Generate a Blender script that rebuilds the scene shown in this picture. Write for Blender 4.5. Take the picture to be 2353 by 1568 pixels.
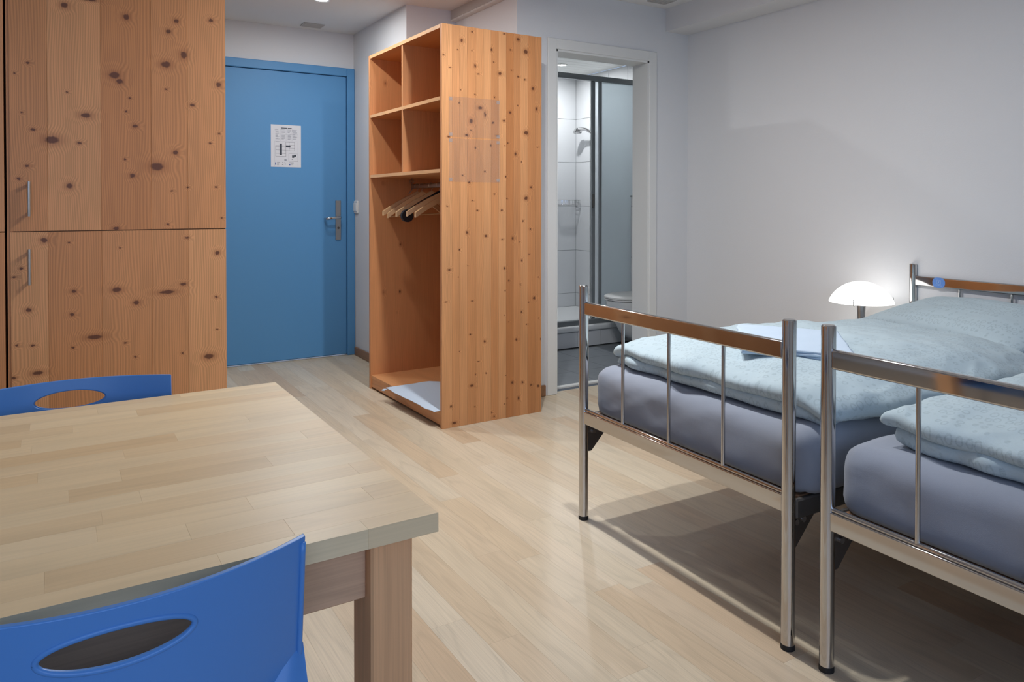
import bpy, bmesh, math, random
from mathutils import Vector, Matrix, noise
random.seed(7)
scn = bpy.context.scene
for o in list(bpy.data.objects): bpy.data.objects.remove(o)
COL = scn.collection

# ------------------------------------------------------------------ camera
W_PX, H_PX = 2353.0, 1568.0
CAM_H, F_PX, CY = 1.135, 1709.17, 492.37
YAW, PITCH, ROLL = math.radians(31.2019), math.radians(0.7994), math.radians(0.028)
cam = bpy.data.cameras.new('camera'); cam_o = bpy.data.objects.new('camera', cam); COL.objects.link(cam_o)
cam.sensor_fit = 'HORIZONTAL'; cam.sensor_width = 36.0; cam.lens = F_PX / W_PX * 36.0
cam.shift_y = -(H_PX / 2 - CY) / W_PX; cam.shift_x = 0.0; cam.clip_start = 0.05
cam_o.location = (0, 0, CAM_H)
cam_o.rotation_mode = 'QUATERNION'
fw = Vector((math.sin(YAW) * math.cos(PITCH), math.cos(YAW) * math.cos(PITCH), -math.sin(PITCH)))
rt = Vector((math.cos(YAW), -math.sin(YAW), 0)); up = rt.cross(fw)
r2 = rt * math.cos(ROLL) + up * math.sin(ROLL); u2 = -rt * math.sin(ROLL) + up * math.cos(ROLL)
m3 = Matrix((r2, u2, -fw)).transposed()
cam_o.rotation_quaternion = m3.to_quaternion()
scn.camera = cam_o

# ------------------------------------------------------------------ world, exposure
world = bpy.data.worlds.new('evening_sky'); scn.world = world; world.use_nodes = True
bg = world.node_tree.nodes['Background']
bg.inputs['Color'].default_value = (0.46, 0.64, 1.0, 1)
bg.inputs['Strength'].default_value = SKY_STRENGTH = 3.2
scn.view_settings.view_transform = 'Standard'; scn.view_settings.look = 'None'
scn.view_settings.gamma = 1.0; scn.view_settings.use_curve_mapping = False
scn.view_settings.exposure = 0.20
SPOT_W, DOWN_W, BATH_W, SHADE_E = 19.0, 7.2, 11.0, 1.9
WARM = (0.98, 0.985, 1.0); NEUTRAL = (0.96, 0.98, 1.0)
# daylight enters through the window in wall_back; a portal guides the sampling of the sky there
WIN = (-1.5, 1.3, 0.85, 2.15, -1.30)       # x0,x1,z0,z1,y of the window opening
pl = bpy.data.lights.new('window_portal_offscreen', 'AREA'); pl.shape = 'RECTANGLE'
pl.size = WIN[1] - WIN[0]; pl.size_y = WIN[3] - WIN[2]; pl.cycles.is_portal = True
po = bpy.data.objects.new('window_portal_offscreen', pl); COL.objects.link(po)
po.location = ((WIN[0] + WIN[1]) / 2, WIN[4] - 0.02, (WIN[2] + WIN[3]) / 2); po.rotation_euler = (math.radians(90), 0, 0)

# ------------------------------------------------------------------ helpers
def lin(r, g, b):
    f = lambda c: (c / 255 / 12.92) if c / 255 <= 0.04045 else ((c / 255 + 0.055) / 1.055) ** 2.4
    return (f(r), f(g), f(b), 1)

class MB:
    """collects shapes into one mesh"""
    def __init__(s): s.v = []; s.f = []
    def add(s, v, f):
        n = len(s.v); s.v += [tuple(p) for p in v]; s.f += [tuple(i + n for i in q) for q in f]; return s
    def box(s, x0, x1, y0, y1, z0, z1, bev=0, seg=1):
        if bev <= 0:
            return s.add([(x0,y0,z0),(x1,y0,z0),(x1,y1,z0),(x0,y1,z0),(x0,y0,z1),(x1,y0,z1),(x1,y1,z1),(x0,y1,z1)],
                         [(0,3,2,1),(4,5,6,7),(0,1,5,4),(1,2,6,5),(2,3,7,6),(3,0,4,7)])
        bm = bmesh.new(); bmesh.ops.create_cube(bm, size=1)
        for v in bm.verts:
            v.co = ((x0+x1)/2 + v.co.x*(x1-x0), (y0+y1)/2 + v.co.y*(y1-y0), (z0+z1)/2 + v.co.z*(z1-z0))
        bmesh.ops.bevel(bm, geom=bm.edges[:], offset=bev, segments=seg, profile=0.5, affect='EDGES')
        bm.verts.index_update()
        s.add([v.co[:] for v in bm.verts], [[v.index for v in f.verts] for f in bm.faces]); bm.free(); return s
    def tube(s, pts, r, n=12, cap=True):
        pts = [Vector(p) for p in pts]; rs = r if isinstance(r, (list, tuple)) else [r] * len(pts)
        rings = []; ref = None
        for i, p in enumerate(pts):
            t = (pts[min(i+1, len(pts)-1)] - pts[max(i-1, 0)]).normalized()
            if ref is None:
                ref = Vector((0,0,1)) if abs(t.z) < 0.9 else Vector((1,0,0))
            a = (ref - t * ref.dot(t)).normalized(); b = t.cross(a); ref = a
            rings.append([p + (a * math.cos(2*math.pi*k/n) + b * math.sin(2*math.pi*k/n)) * rs[i] for k in range(n)])
        v = [q for ring in rings for q in ring]; f = []
        for i in range(len(pts)-1):
            for k in range(n):
                k2 = (k+1) % n; f.append((i*n+k, i*n+k2, (i+1)*n+k2, (i+1)*n+k))
        if cap:
            f.append(tuple(range(n-1, -1, -1))); f.append(tuple((len(pts)-1)*n + k for k in range(n)))
        return s.add(v, f)
    def lathe(s, prof, c=(0,0,0), n=32, close=True):
        v = []; f = []
        for r, z in prof:
            for k in range(n):
                a = 2*math.pi*k/n; v.append((c[0] + r*math.cos(a), c[1] + r*math.sin(a), c[2] + z))
        for i in range(len(prof)-1):
            for k in range(n):
                k2 = (k+1) % n; f.append((i*n+k, i*n+k2, (i+1)*n+k2, (i+1)*n+k))
        if close:
            f.append(tuple(range(n-1, -1, -1))); f.append(tuple((len(prof)-1)*n + k for k in range(n)))
        return s.add(v, f)
    def prism(s, poly, axis, a0, a1):
        """poly of 2-D points extruded along axis 'x','y' or 'z'"""
        def P(p, a):
            return {'x': (a, p[0], p[1]), 'y': (p[0], a, p[1]), 'z': (p[0], p[1], a)}[axis]
        n = len(poly); v = [P(p, a0) for p in poly] + [P(p, a1) for p in poly]
        f = [tuple(range(n)), tuple(range(2*n-1, n-1, -1))] + [(k, k+n, (k+1) % n + n, (k+1) % n) for k in range(n)]
        return s.add(v, f)
    def build(s, name, mat, parent=None, smooth=False, angle=None):
        me = bpy.data.meshes.new(name); me.from_pydata(s.v, [], s.f); 
        bm = bmesh.new(); bm.from_mesh(me); bmesh.ops.recalc_face_normals(bm, faces=bm.faces[:]); bm.to_mesh(me); bm.free()
        if mat: me.materials.append(mat)
        o = bpy.data.objects.new(name, me); COL.objects.link(o)
        if parent: o.parent = parent
        if smooth:
            me.shade_smooth()
            if angle: me.set_sharp_from_angle(angle=math.radians(angle))
        return o

def bx(name, x0, x1, y0, y1, z0, z1, mat, parent=None, bev=0, seg=1):
    return MB().box(x0, x1, y0, y1, z0, z1, bev, seg).build(name, mat, parent, smooth=bev > 0 and seg > 1, angle=40 if bev > 0 else None)
def tag(o, label=None, cat=None, group=None, kind=None):
    if label: o['label'] = label
    if cat: o['category'] = cat
    if group: o['group'] = group
    if kind: o['kind'] = kind
    return o
def thing(name, label, cat, loc=(0,0,0), rz=0, group=None):
    o = bpy.data.objects.new(name, None); COL.objects.link(o); o.empty_display_size = 0.1
    o.location = loc; o.rotation_euler = (0, 0, rz)
    return tag(o, label, cat, group)
def struct(o): o['kind'] = 'structure'; return o
def lamp(name, kind, loc, watts, color, radius, parent=None, **kw):
    l = bpy.data.lights.new(name, kind); l.energy = watts; l.color = color; l.shadow_soft_size = radius
    for k, v in kw.items(): setattr(l, k, v)
    o = bpy.data.objects.new(name, l); COL.objects.link(o); o.location = loc
    if parent: o.parent = parent
    return o

# knots read off the photograph: (x, z, half width, half height) in metres
CABX = 0.2135
CABINET_KNOTS=[(0.014,1.887,0.0155,0.0121),(0.223,1.87,0.0141,0.0141),(0.404,1.877,0.0119,0.0104),(0.537,1.896,0.0122,0.0085),(0.375,1.831,0.0119,0.0103),(-0.103,1.658,0.0073,0.0047),(-0.145,1.616,0.0048,0.0038),(0.181,1.638,0.023,0.017),(0.199,1.615,0.0154,0.012),(0.364,1.697,0.0237,0.0155),(0.431,1.742,0.016,0.0177),(0.565,1.632,0.0123,0.0117),(0.462,1.54,0.0107,0.0073),(0.021,1.559,0.005,0.0039),(0.234,1.552,0.0045,0.0045),(0.22,1.498,0.0051,0.005),(0.083,1.474,0.0226,0.0118),(0.252,1.442,0.0117,0.0081),(-0.125,1.472,0.0048,0.0038),(-0.089,1.411,0.011,0.0057),(-0.029,1.375,0.0308,0.0173),(0.061,1.367,0.01,0.0059),(0.565,1.428,0.0055,0.0043),(0.531,1.387,0.0061,0.0048),(0.399,1.343,0.0133,0.0114),(0.33,1.284,0.0315,0.0195),(0.215,1.309,0.0058,0.0045),(0.241,1.246,0.0116,0.0101),(-0.108,1.275,0.0097,0.0066),(-0.134,1.227,0.0085,0.0057),(0.026,1.202,0.0137,0.0126),(0.443,1.201,0.006,0.0047),(0.553,1.204,0.0068,0.0043),(0.384,1.187,0.0053,0.0041),(0.364,1.597,0.0059,0.0046),(0.098,1.919,0.0314,0.0059),(-0.057,0.997,0.0141,0.011),(0.024,0.986,0.0048,0.0037),(0.195,0.961,0.0043,0.0034),(0.439,0.995,0.009,0.005),(0.557,0.929,0.0118,0.0102),(-0.129,0.894,0.0081,0.0054),(-0.152,0.863,0.0081,0.0045),(0.038,0.799,0.0108,0.0084),(0.184,0.796,0.0209,0.0115),(0.253,0.741,0.0149,0.0097),(0.363,0.776,0.038,0.0089),(0.425,0.805,0.0141,0.007),(0.552,0.744,0.0078,0.0061),(-0.108,0.738,0.0116,0.0091),(0.032,0.71,0.0096,0.0075),(0.107,0.617,0.0333,0.0104),(-0.145,0.609,0.0069,0.0054),(-0.094,0.604,0.0082,0.0046),(0.212,0.585,0.0062,0.0048),(0.034,0.583,0.006,0.0047),(0.554,0.608,0.0052,0.0031),(0.247,0.525,0.0062,0.0044),(0.42,0.522,0.0058,0.0045),(0.522,0.498,0.0248,0.0132),(-0.08,0.499,0.0223,0.0092),(-0.157,0.489,0.0104,0.0063),(0.183,1.038,0.0135,0.0067),(0.369,1.051,0.0063,0.0045),(0.575,1.075,0.0052,0.0046),(-0.187,0.791,0.0138,0.0108)]
WARDROBE_KNOTS=[(0.112,1.964,0.009,0.0106),(0.172,2.015,0.0055,0.0043),(0.09,1.914,0.0045,0.0035),(0.172,1.919,0.0045,0.0036),(0.008,1.881,0.0053,0.0056),(0.045,1.821,0.0063,0.0035),(0.191,1.843,0.0082,0.01),(0.288,1.937,0.0055,0.0101),(0.302,1.873,0.0056,0.0043),(0.365,2.028,0.0084,0.0044),(0.452,2.009,0.0113,0.0103),(0.404,1.948,0.0047,0.0059),(0.501,1.949,0.0152,0.0148),(0.34,1.817,0.013,0.0102),(0.21,1.803,0.0082,0.0043),(0.41,1.841,0.0047,0.0044),(0.452,1.811,0.0066,0.0066),(0.494,1.799,0.0057,0.0052),(0.547,1.755,0.0105,0.0097),(0.107,1.713,0.0045,0.0035),(0.19,1.696,0.0055,0.0043),(0.306,1.691,0.0046,0.0058),(0.098,1.647,0.0045,0.0049),(0.22,1.629,0.0165,0.01),(0.167,1.559,0.0127,0.0142),(0.249,1.598,0.0074,0.0173),(0.297,1.557,0.0074,0.0058),(0.364,1.572,0.0093,0.0073),(0.402,1.618,0.0094,0.0081),(0.45,1.658,0.0047,0.0037),(0.571,1.648,0.0086,0.012),(0.504,1.515,0.0152,0.0134),(0.141,1.485,0.0127,0.0071),(0.166,1.511,0.0055,0.0043),(0.038,1.472,0.0089,0.0056),(0.324,1.491,0.0112,0.0051),(0.192,1.422,0.0064,0.005),(0.285,1.438,0.0055,0.0065),(0.37,1.441,0.0047,0.0037),(0.388,1.456,0.0056,0.0044),(0.436,1.4,0.0094,0.0103),(0.577,1.441,0.0048,0.0038),(0.474,1.36,0.0038,0.0059),(0.248,1.303,0.0055,0.0058),(0.117,1.28,0.0054,0.0042),(0.156,1.244,0.0073,0.0064),(0.375,1.279,0.0056,0.0066),(0.535,1.224,0.0086,0.0075),(0.503,1.165,0.0133,0.0119),(0.306,1.186,0.0056,0.0051),(0.383,1.162,0.0047,0.0044),(0.174,1.15,0.0055,0.0036),(0.203,1.1,0.0073,0.0043),(0.351,1.101,0.0084,0.0058),(0.029,1.123,0.0045,0.0042),(0.484,1.043,0.0048,0.0052),(0.142,0.988,0.0073,0.0099),(0.255,0.968,0.0092,0.0072),(0.354,0.947,0.0065,0.0044),(0.419,0.952,0.0085,0.0103),(0.466,0.932,0.0038,0.003),(0.531,0.998,0.0067,0.0067),(0.099,0.901,0.0054,0.0057),(0.477,0.832,0.0057,0.0074),(0.522,0.863,0.0038,0.0037),(0.041,0.801,0.0099,0.007),(0.147,0.818,0.0036,0.0028),(0.368,0.795,0.0075,0.0073),(0.092,0.762,0.0036,0.0028),(0.395,0.728,0.0056,0.0059),(0.467,0.704,0.0038,0.0059),(0.584,0.737,0.0039,0.0038),(0.372,0.676,0.0047,0.0037),(0.022,0.641,0.0089,0.0035),(0.173,0.636,0.0082,0.0043),(0.556,0.625,0.0086,0.009),(0.519,0.605,0.0038,0.0045),(0.474,0.556,0.0048,0.0067),(0.394,0.508,0.0047,0.0029),(0.367,0.546,0.0038,0.0029),(0.507,0.485,0.0057,0.0045),(0.585,0.512,0.0039,0.003),(0.162,0.464,0.0064,0.0043),(0.247,0.42,0.0074,0.0087),(0.442,0.411,0.0076,0.0074),(0.598,0.398,0.0039,0.006),(0.099,0.382,0.0036,0.0028),(0.21,0.319,0.0074,0.0029),(0.255,0.253,0.0046,0.0043),(0.192,0.254,0.0037,0.0057),(0.417,0.183,0.0095,0.0089),(0.481,0.176,0.0086,0.0082),(0.536,0.155,0.0067,0.006),(0.583,0.143,0.0077,0.0076),(0.17,0.199,0.0128,0.0079),(0.377,0.226,0.0038,0.0029),(0.384,0.104,0.0047,0.0044),(0.456,0.094,0.0076,0.0104),(0.05,0.109,0.0072,0.007),(0.188,0.088,0.0055,0.0036),(0.368,0.075,0.0047,0.0029),(0.289,0.041,0.0046,0.0051),(0.304,0.019,0.0056,0.0058),(0.069,0.022,0.0144,0.0064)]
CABINET_KNOTS = [(x - CABX, z, a, b) for (x, z, a, b) in CABINET_KNOTS if x > -0.166]
# ------------------------------------------------------------------ materials
class NT:
    def __init__(s, name):
        s.m = bpy.data.materials.new(name); s.m.use_nodes = True; s.t = s.m.node_tree
        s.b = s.t.nodes['Principled BSDF']; s.out = s.t.nodes['Material Output']
    def n(s, typ, **kw):
        nd = s.t.nodes.new(typ)
        for k, v in kw.items(): setattr(nd, k, v)
        return nd
    def link(s, a, b): s.t.links.new(a, b)
    def put(s, sock, val):
        if isinstance(val, bpy.types.NodeSocket): s.link(val, sock)
        elif val is not None: sock.default_value = val
    def math(s, op, a, b=None, c=None, clamp=False):
        nd = s.n('ShaderNodeMath', operation=op, use_clamp=clamp); s.put(nd.inputs[0], a)
        if b is not None: s.put(nd.inputs[1], b)
        if c is not None: s.put(nd.inputs[2], c)
        return nd.outputs[0]
    def vmath(s, op, a, b=None, c=None, out=0):
        nd = s.n('ShaderNodeVectorMath', operation=op); s.put(nd.inputs[0], a)
        if b is not None: s.put(nd.inputs[1], b)
        if c is not None: s.put(nd.inputs[2], c)
        return nd.outputs['Value'] if out else nd.outputs[0]
    def maprange(s, v, a, b, c=0.0, d=1.0, smooth=False):
        nd = s.n('ShaderNodeMapRange'); nd.interpolation_type = 'SMOOTHSTEP' if smooth else 'LINEAR'
        s.put(nd.inputs['Value'], v)
        for k, q in zip(('From Min','From Max','To Min','To Max'), (a, b, c, d)): s.put(nd.inputs[k], q)
        return nd.outputs[0]
    def noise(s, vec, scale, detail=2, rough=0.5, dist=0):
        nd = s.n('ShaderNodeTexNoise'); s.put(nd.inputs['Vector'], vec); nd.inputs['Scale'].default_value = scale
        nd.inputs['Detail'].default_value = detail; nd.inputs['Roughness'].default_value = rough; nd.inputs['Distortion'].default_value = dist
        return nd.outputs['Fac']
    def ramp(s, fac, stops, interp='LINEAR'):
        nd = s.n('ShaderNodeValToRGB'); s.put(nd.inputs[0], fac); cr = nd.color_ramp; cr.interpolation = interp
        while len(cr.elements) < len(stops): cr.elements.new(0.5)
        for e, (p, c) in zip(cr.elements, stops): e.position = p; e.color = c
        return nd.outputs[0]
    def mix(s, fac, a, b, blend='MIX'):
        nd = s.n('ShaderNodeMix', data_type='RGBA', blend_type=blend)
        s.put(nd.inputs[0], fac); s.put(nd.inputs[6], a); s.put(nd.inputs[7], b); return nd.outputs[2]
    def bump(s, h, strength, dist=0.002):
        nd = s.n('ShaderNodeBump'); nd.inputs['Strength'].default_value = strength; nd.inputs['Distance'].default_value = dist
        s.put(nd.inputs['Height'], h); s.link(nd.outputs[0], s.b.inputs['Normal'])
    def obj(s): return s.n('ShaderNodeTexCoord').outputs['Object']
    def rand(s): return s.n('ShaderNodeObjectInfo').outputs['Random']
    def set(s, color=None, rough=None, metal=None, spec=None):
        if color is not None: s.put(s.b.inputs['Base Color'], color)
        if rough is not None: s.put(s.b.inputs['Roughness'], rough)
        if metal is not None: s.b.inputs['Metallic'].default_value = metal
        if spec is not None: s.b.inputs['Specular IOR Level'].default_value = spec
        return s

def plain(name, rgb, rough=0.5, metal=0.0, spec=0.5, var=0.0, vscale=8.0, bump=0.0, bscale=300.0):
    t = NT(name); c = lin(*rgb); v = t.obj()
    if var > 0:
        k = t.maprange(t.noise(v, vscale, 3), 0.3, 0.7, 1 - var, 1 + var * 0.4)
        nd = t.n('ShaderNodeVectorMath', operation='SCALE'); nd.inputs[0].default_value = c[:3]; t.put(nd.inputs['Scale'], k)
        t.set(nd.outputs[0], rough, metal, spec)
    else: t.set(c, rough, metal, spec)
    if bump > 0: t.bump(t.noise(v, bscale, 2), bump)
    return t.m

def wood(name, grain, tints, fine=0.16, lines=0.12, linefreq=9.0, straight=False, rough=0.42, knots=None, autoknot=False, spec=0.4, rnd=True, blotch=0.06, halo=True):
    """grain: axis index the fibres follow; tints: ramp of whole-piece colours picked per object"""
    t = NT(name); co = t.obj(); rd = t.rand() if rnd else None
    sep = t.n('ShaderNodeSeparateXYZ'); t.link(co, sep.inputs[0]); ax = [sep.outputs[i] for i in range(3)]
    al = ax[grain]; ac = [ax[i] for i in range(3) if i != grain]
    off = t.math('MULTIPLY', rd, 41.0) if rnd else 0.0
    def vec(sa, sb):
        c = t.n('ShaderNodeCombineXYZ')
        t.put(c.inputs[0], t.math('MULTIPLY', ac[0], sa)); t.put(c.inputs[1], t.math('MULTIPLY', ac[1], sa))
        t.put(c.inputs[2], t.math('ADD', t.math('MULTIPLY', al, sb), off)); return c.outputs[0]
    d = None
    if knots:
        # distance to the nearest of the listed knots, in units of that knot's radius (x,z plane)
        wob = t.n('ShaderNodeTexNoise'); t.link(co, wob.inputs['Vector']); wob.inputs['Scale'].default_value = 90.0
        ww = t.vmath('MULTIPLY_ADD', wob.outputs['Color'], (0.010, 0.0, 0.008), (-0.005, 0.0, -0.004))
        flat = t.vmath('MULTIPLY', co, (1, 0, 1)); P = t.vmath('ADD', flat, ww)
        for (x, z, rx, rz) in knots:
            rx, rz = rx * 0.80, rz * 0.84
            q = t.vmath('MULTIPLY_ADD', P, (1/rx, 0, 1/rz), (-x/rx, 0, -z/rz))
            l = t.vmath('LENGTH', q, out=1)
            d = l if d is None else t.math('MINIMUM', d, l)
    if autoknot:
        vo = t.n('ShaderNodeTexVoronoi'); vo.inputs['Scale'].default_value = 1.0; vo.inputs['Randomness'].default_value = 1.0
        t.link(vec(9.0, 6.0), vo.inputs['Vector'])
        sz = t.n('ShaderNodeSeparateColor'); t.link(vo.outputs['Color'], sz.inputs[0])
        rr = t.maprange(sz.outputs[0], 0.25, 1.0, 0.012, 0.085)
        d = t.math('DIVIDE', vo.outputs['Distance'], rr)
    fn = t.noise(vec(330.0, 5.0), 1.0, 3, 0.6)
    warp = t.noise(vec(7.0, 0.9), 1.0, 2)
    if straight:
        base = t.math('ADD', t.math('MULTIPLY', ac[0], linefreq), t.math('MULTIPLY', warp, 11.0))
        if d is not None and halo:
            base = t.math('ADD', base, t.maprange(d, 1.0, 4.5, 1.6, 0.0, True))
    else: base = t.math('MULTIPLY', warp, linefreq)
    ln = t.math('PINGPONG', base, 0.5)
    ln = t.maprange(ln, 0.0, 0.22 if not straight else 0.5, 1.0, 0.0, True)
    bl = t.noise(vec(14.0, 1.6), 1.0, 2)
    tint = t.ramp(rd if rnd else t.noise(vec(3.0, 0.3), 1.0, 1), tints)
    k = t.math('SUBTRACT', 1.0, t.math('MULTIPLY', t.maprange(fn, 0.35, 0.75), fine))
    k = t.math('MULTIPLY', k, t.math('SUBTRACT', 1.0, t.math('MULTIPLY', ln, lines)))
    k = t.math('MULTIPLY', k, t.maprange(bl, 0.3, 0.7, 1 - blotch, 1 + blotch))
    sc = t.n('ShaderNodeVectorMath', operation='SCALE'); t.link(tint, sc.inputs[0]); t.put(sc.inputs['Scale'], k)
    col = sc.outputs[0]
    if d is not None:
        col = t.mix(t.maprange(d, 0.9, 2.6, 0.40, 0.0, True), col, lin(140, 82, 46))
        col = t.mix(t.maprange(d, 0.65, 1.15, 0.88, 0.0, True), col, lin(88, 48, 30))
    t.set(col, rough, 0.0, spec)
    t.bump(fn, 0.04, 0.001)
    return t.m

M = {}
M['wall'] = plain('wall_plaster', (220, 221, 222), 0.85, spec=0.2, bump=0.22, bscale=160)
M['ceiling'] = plain('ceiling_paint', (226, 226, 225), 0.9, spec=0.2, bump=0.05, bscale=200)
M['white_trim'] = plain('white_lacquer', (222, 223, 220), 0.45, spec=0.4)
M['blue_door'] = plain('blue_door_paint', (86, 144, 193), 0.5, spec=0.4, bump=0.03, bscale=250)
M['blue_plastic'] = plain('blue_plastic', (76, 132, 196), 0.34, spec=0.5, bump=0.02, bscale=700)
M['chrome'] = plain('polished_steel', (196, 195, 195), 0.07, 1.0)
M['steel'] = plain('brushed_steel', (176, 176, 176), 0.32, 1.0)
M['nickel'] = plain('satin_nickel', (190, 180, 170), 0.35, 1.0)
M['dark_steel'] = plain('dark_bed_steel', (112, 106, 102), 0.38, 0.85)
M['grey_paint'] = plain('grey_painted_steel', (92, 88, 84), 0.45, 0.4)
M['rubber'] = plain('black_rubber', (28, 26, 26), 0.7)
M['black'] = plain('black_plastic', (30, 28, 32), 0.5)
M['white_plastic'] = plain('white_plastic', (225, 226, 224), 0.4)
M['ceramic'] = plain('white_ceramic', (232, 234, 234), 0.12, spec=0.6)
M['tile'] = plain('white_wall_tile', (214, 216, 218), 0.22, spec=0.5)
M['grout'] = plain('grey_grout', (120, 124, 126), 0.9)
M['floor_tile'] = plain('grey_floor_tile', (118, 124, 130), 0.5, var=0.08, vscale=14)
M['alu'] = plain('matt_aluminium', (160, 164, 166), 0.4, 0.7)
M['base_wood'] = wood('brown_baseboard_wood', 1, [(0, lin(150, 112, 82)), (1, lin(162, 122, 90))], rnd=False)
M['paper'] = plain('white_paper', (216, 217, 221), 0.7)
M['ink'] = plain('printed_ink', (70, 76, 84), 0.8)
M['ink_light'] = plain('pale_printed_ink', (150, 154, 164), 0.8)
M['ink_blue'] = plain('blue_printed_ink', (50, 82, 150), 0.8)
M['sticker_white'] = plain('pale_sticker_print', (165, 190, 230), 0.5)
M['sticker_blue'] = plain('blue_sticker', (92, 142, 214), 0.35)
M['towel'] = plain('white_terry_cloth', (196, 212, 228), 0.95, spec=0.1, bump=0.5, bscale=600)
M['plank_dark'] = plain('floor_underlay', (120, 100, 78), 0.9)
PINE = [(0.0, lin(197, 131, 80)), (0.3, lin(217, 154, 102)), (0.55, lin(205, 140, 89)), (0.8, lin(223, 162, 110)), (1.0, lin(211, 146, 95))]
def near_knots(knots, xa, xb, za=-1.0, zb=9.0):
    return [k for k in knots if xa - 3 * k[2] < k[0] < xb + 3 * k[2] and za - 3 * k[3] < k[1] < zb + 3 * k[3]]
def door_board(xa, xb, za, zb):      # each board carries only its own knots
    return wood('knotty_pine_door_board', 2, PINE, fine=0.12, lines=0.22, linefreq=120.0, straight=True, knots=near_knots(CABINET_KNOTS, xa, xb, za, zb), rough=0.45)
def side_board(xa, xb):
    return wood('knotty_pine_side_board', 2, PINE, fine=0.16, lines=0.24, linefreq=170.0, straight=True, knots=near_knots(WARDROBE_KNOTS, xa, xb), rough=0.36, blotch=0.10)
M['pine'] = wood('knotty_pine_vertical', 2, PINE, fine=0.12, lines=0.14, linefreq=170.0, straight=True, autoknot=True, rough=0.45)
M['pine_flat'] = wood('knotty_pine_shelf', 1, PINE, fine=0.12, lines=0.12, linefreq=160.0, straight=True, autoknot=True)
M['pine_edge'] = wood('pine_edge', 1, [(0, lin(226, 176, 124)), (1, lin(230, 182, 132))], fine=0.1, lines=0.1)
M['table'] = wood('birch_butcher_block', 0, [(0.0, lin(222, 194, 152)), (0.3, lin(230, 205, 164)), (0.6, lin(226, 199, 157)), (0.85, lin(219, 188, 144)), (1.0, lin(232, 209, 170))], fine=0.07, lines=0.05, linefreq=10.0, blotch=0.06, rough=0.38)
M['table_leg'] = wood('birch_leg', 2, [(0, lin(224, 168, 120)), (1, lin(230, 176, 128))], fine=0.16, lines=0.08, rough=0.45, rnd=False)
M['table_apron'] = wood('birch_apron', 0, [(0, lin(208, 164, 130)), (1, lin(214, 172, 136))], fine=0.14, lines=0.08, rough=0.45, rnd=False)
M['plank'] = wood('beech_laminate', 1, [(0.0, lin(206, 190, 164)), (0.2, lin(212, 199, 176)), (0.4, lin(204, 183, 154)), (0.55, lin(210, 196, 171)), (0.75, lin(206, 188, 160)), (0.9, lin(200, 175, 145)), (1.0, lin(215, 205, 184))], fine=0.17, lines=0.08, linefreq=12.0, blotch=0.06, rough=0.36, spec=0.4)
M['hanger_wood'] = wood('pale_hanger_wood', 0, [(0, lin(206, 166, 120)), (1, lin(222, 186, 140))], fine=0.08, lines=0.04)
M['window_frame'] = M['white_trim']

def sheet_mat(name, rgb):
    t = NT(name); v = t.obj(); n1 = t.noise(v, 900, 1); n2 = t.noise(v, 5, 3)
    sc = t.n('ShaderNodeVectorMath', operation='SCALE'); sc.inputs[0].default_value = lin(*rgb)[:3]
    t.put(sc.inputs['Scale'], t.maprange(n2, 0.3, 0.7, 0.94, 1.05)); t.set(sc.outputs[0], 0.95, 0, 0.1)
    t.b.inputs['Sheen Weight'].default_value = 0.15
    t.bump(n1, 0.25, 0.001); return t.m
M['sheet'] = sheet_mat('grey_jersey_sheet', (148, 154, 166))
def duvet_mat():
    t = NT('pale_ring_print_cotton'); v = t.obj()
    vo = t.n('ShaderNodeTexVoronoi'); vo.inputs['Scale'].default_value = 1.0; vo.inputs['Randomness'].default_value = 0.35
    t.link(t.vmath('MULTIPLY', v, (34.0, 46.0, 20.0)), vo.inputs['Vector'])
    ring = t.math('ABSOLUTE', t.math('SUBTRACT', vo.outputs['Distance'], 0.34))
    ring = t.maprange(ring, 0.03, 0.10, 1.0, 0.0, True)
    dash = t.noise(t.vmath('MULTIPLY', v, (900.0, 160.0, 300.0)), 1.0, 1)
    ring = t.math('MULTIPLY', ring, t.maprange(dash, 0.35, 0.6, 0.35, 1.0))
    col = t.mix(t.math('MULTIPLY', ring, 0.40), lin(184, 201, 208), lin(134, 152, 160))
    col = t.mix(t.maprange(dash, 0.45, 0.75, 0.0, 0.10), col, lin(150, 150, 140))
    t.set(col, 0.95, 0, 0.1); t.b.inputs['Sheen Weight'].default_value = 0.1
    t.bump(t.noise(v, 500, 2), 0.3, 0.001); return t.m
M['duvet'] = duvet_mat()
def frosted():
    t = NT('frosted_shower_glass'); t.t.nodes.remove(t.b)
    rf = t.n('ShaderNodeBsdfRefraction'); rf.inputs['Color'].default_value = (0.93, 0.96, 0.97, 1); rf.inputs['Roughness'].default_value = 0.42; rf.inputs['IOR'].default_value = 1.15
    df = t.n('ShaderNodeBsdfTranslucent'); df.inputs['Color'].default_value = (0.85, 0.88, 0.90, 1)
    d2 = t.n('ShaderNodeBsdfDiffuse'); d2.inputs['Color'].default_value = (0.80, 0.83, 0.85, 1)
    a = t.n('ShaderNodeMixShader'); a.inputs[0].default_value = 0.3; t.link(rf.outputs[0], a.inputs[1]); t.link(df.outputs[0], a.inputs[2])
    b = t.n('ShaderNodeMixShader'); b.inputs[0].default_value = 0.18; t.link(a.outputs[0], b.inputs[1]); t.link(d2.outputs[0], b.inputs[2])
    t.link(b.outputs[0], t.out.inputs[0]); return t.m
M['frosted'] = frosted()
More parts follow.
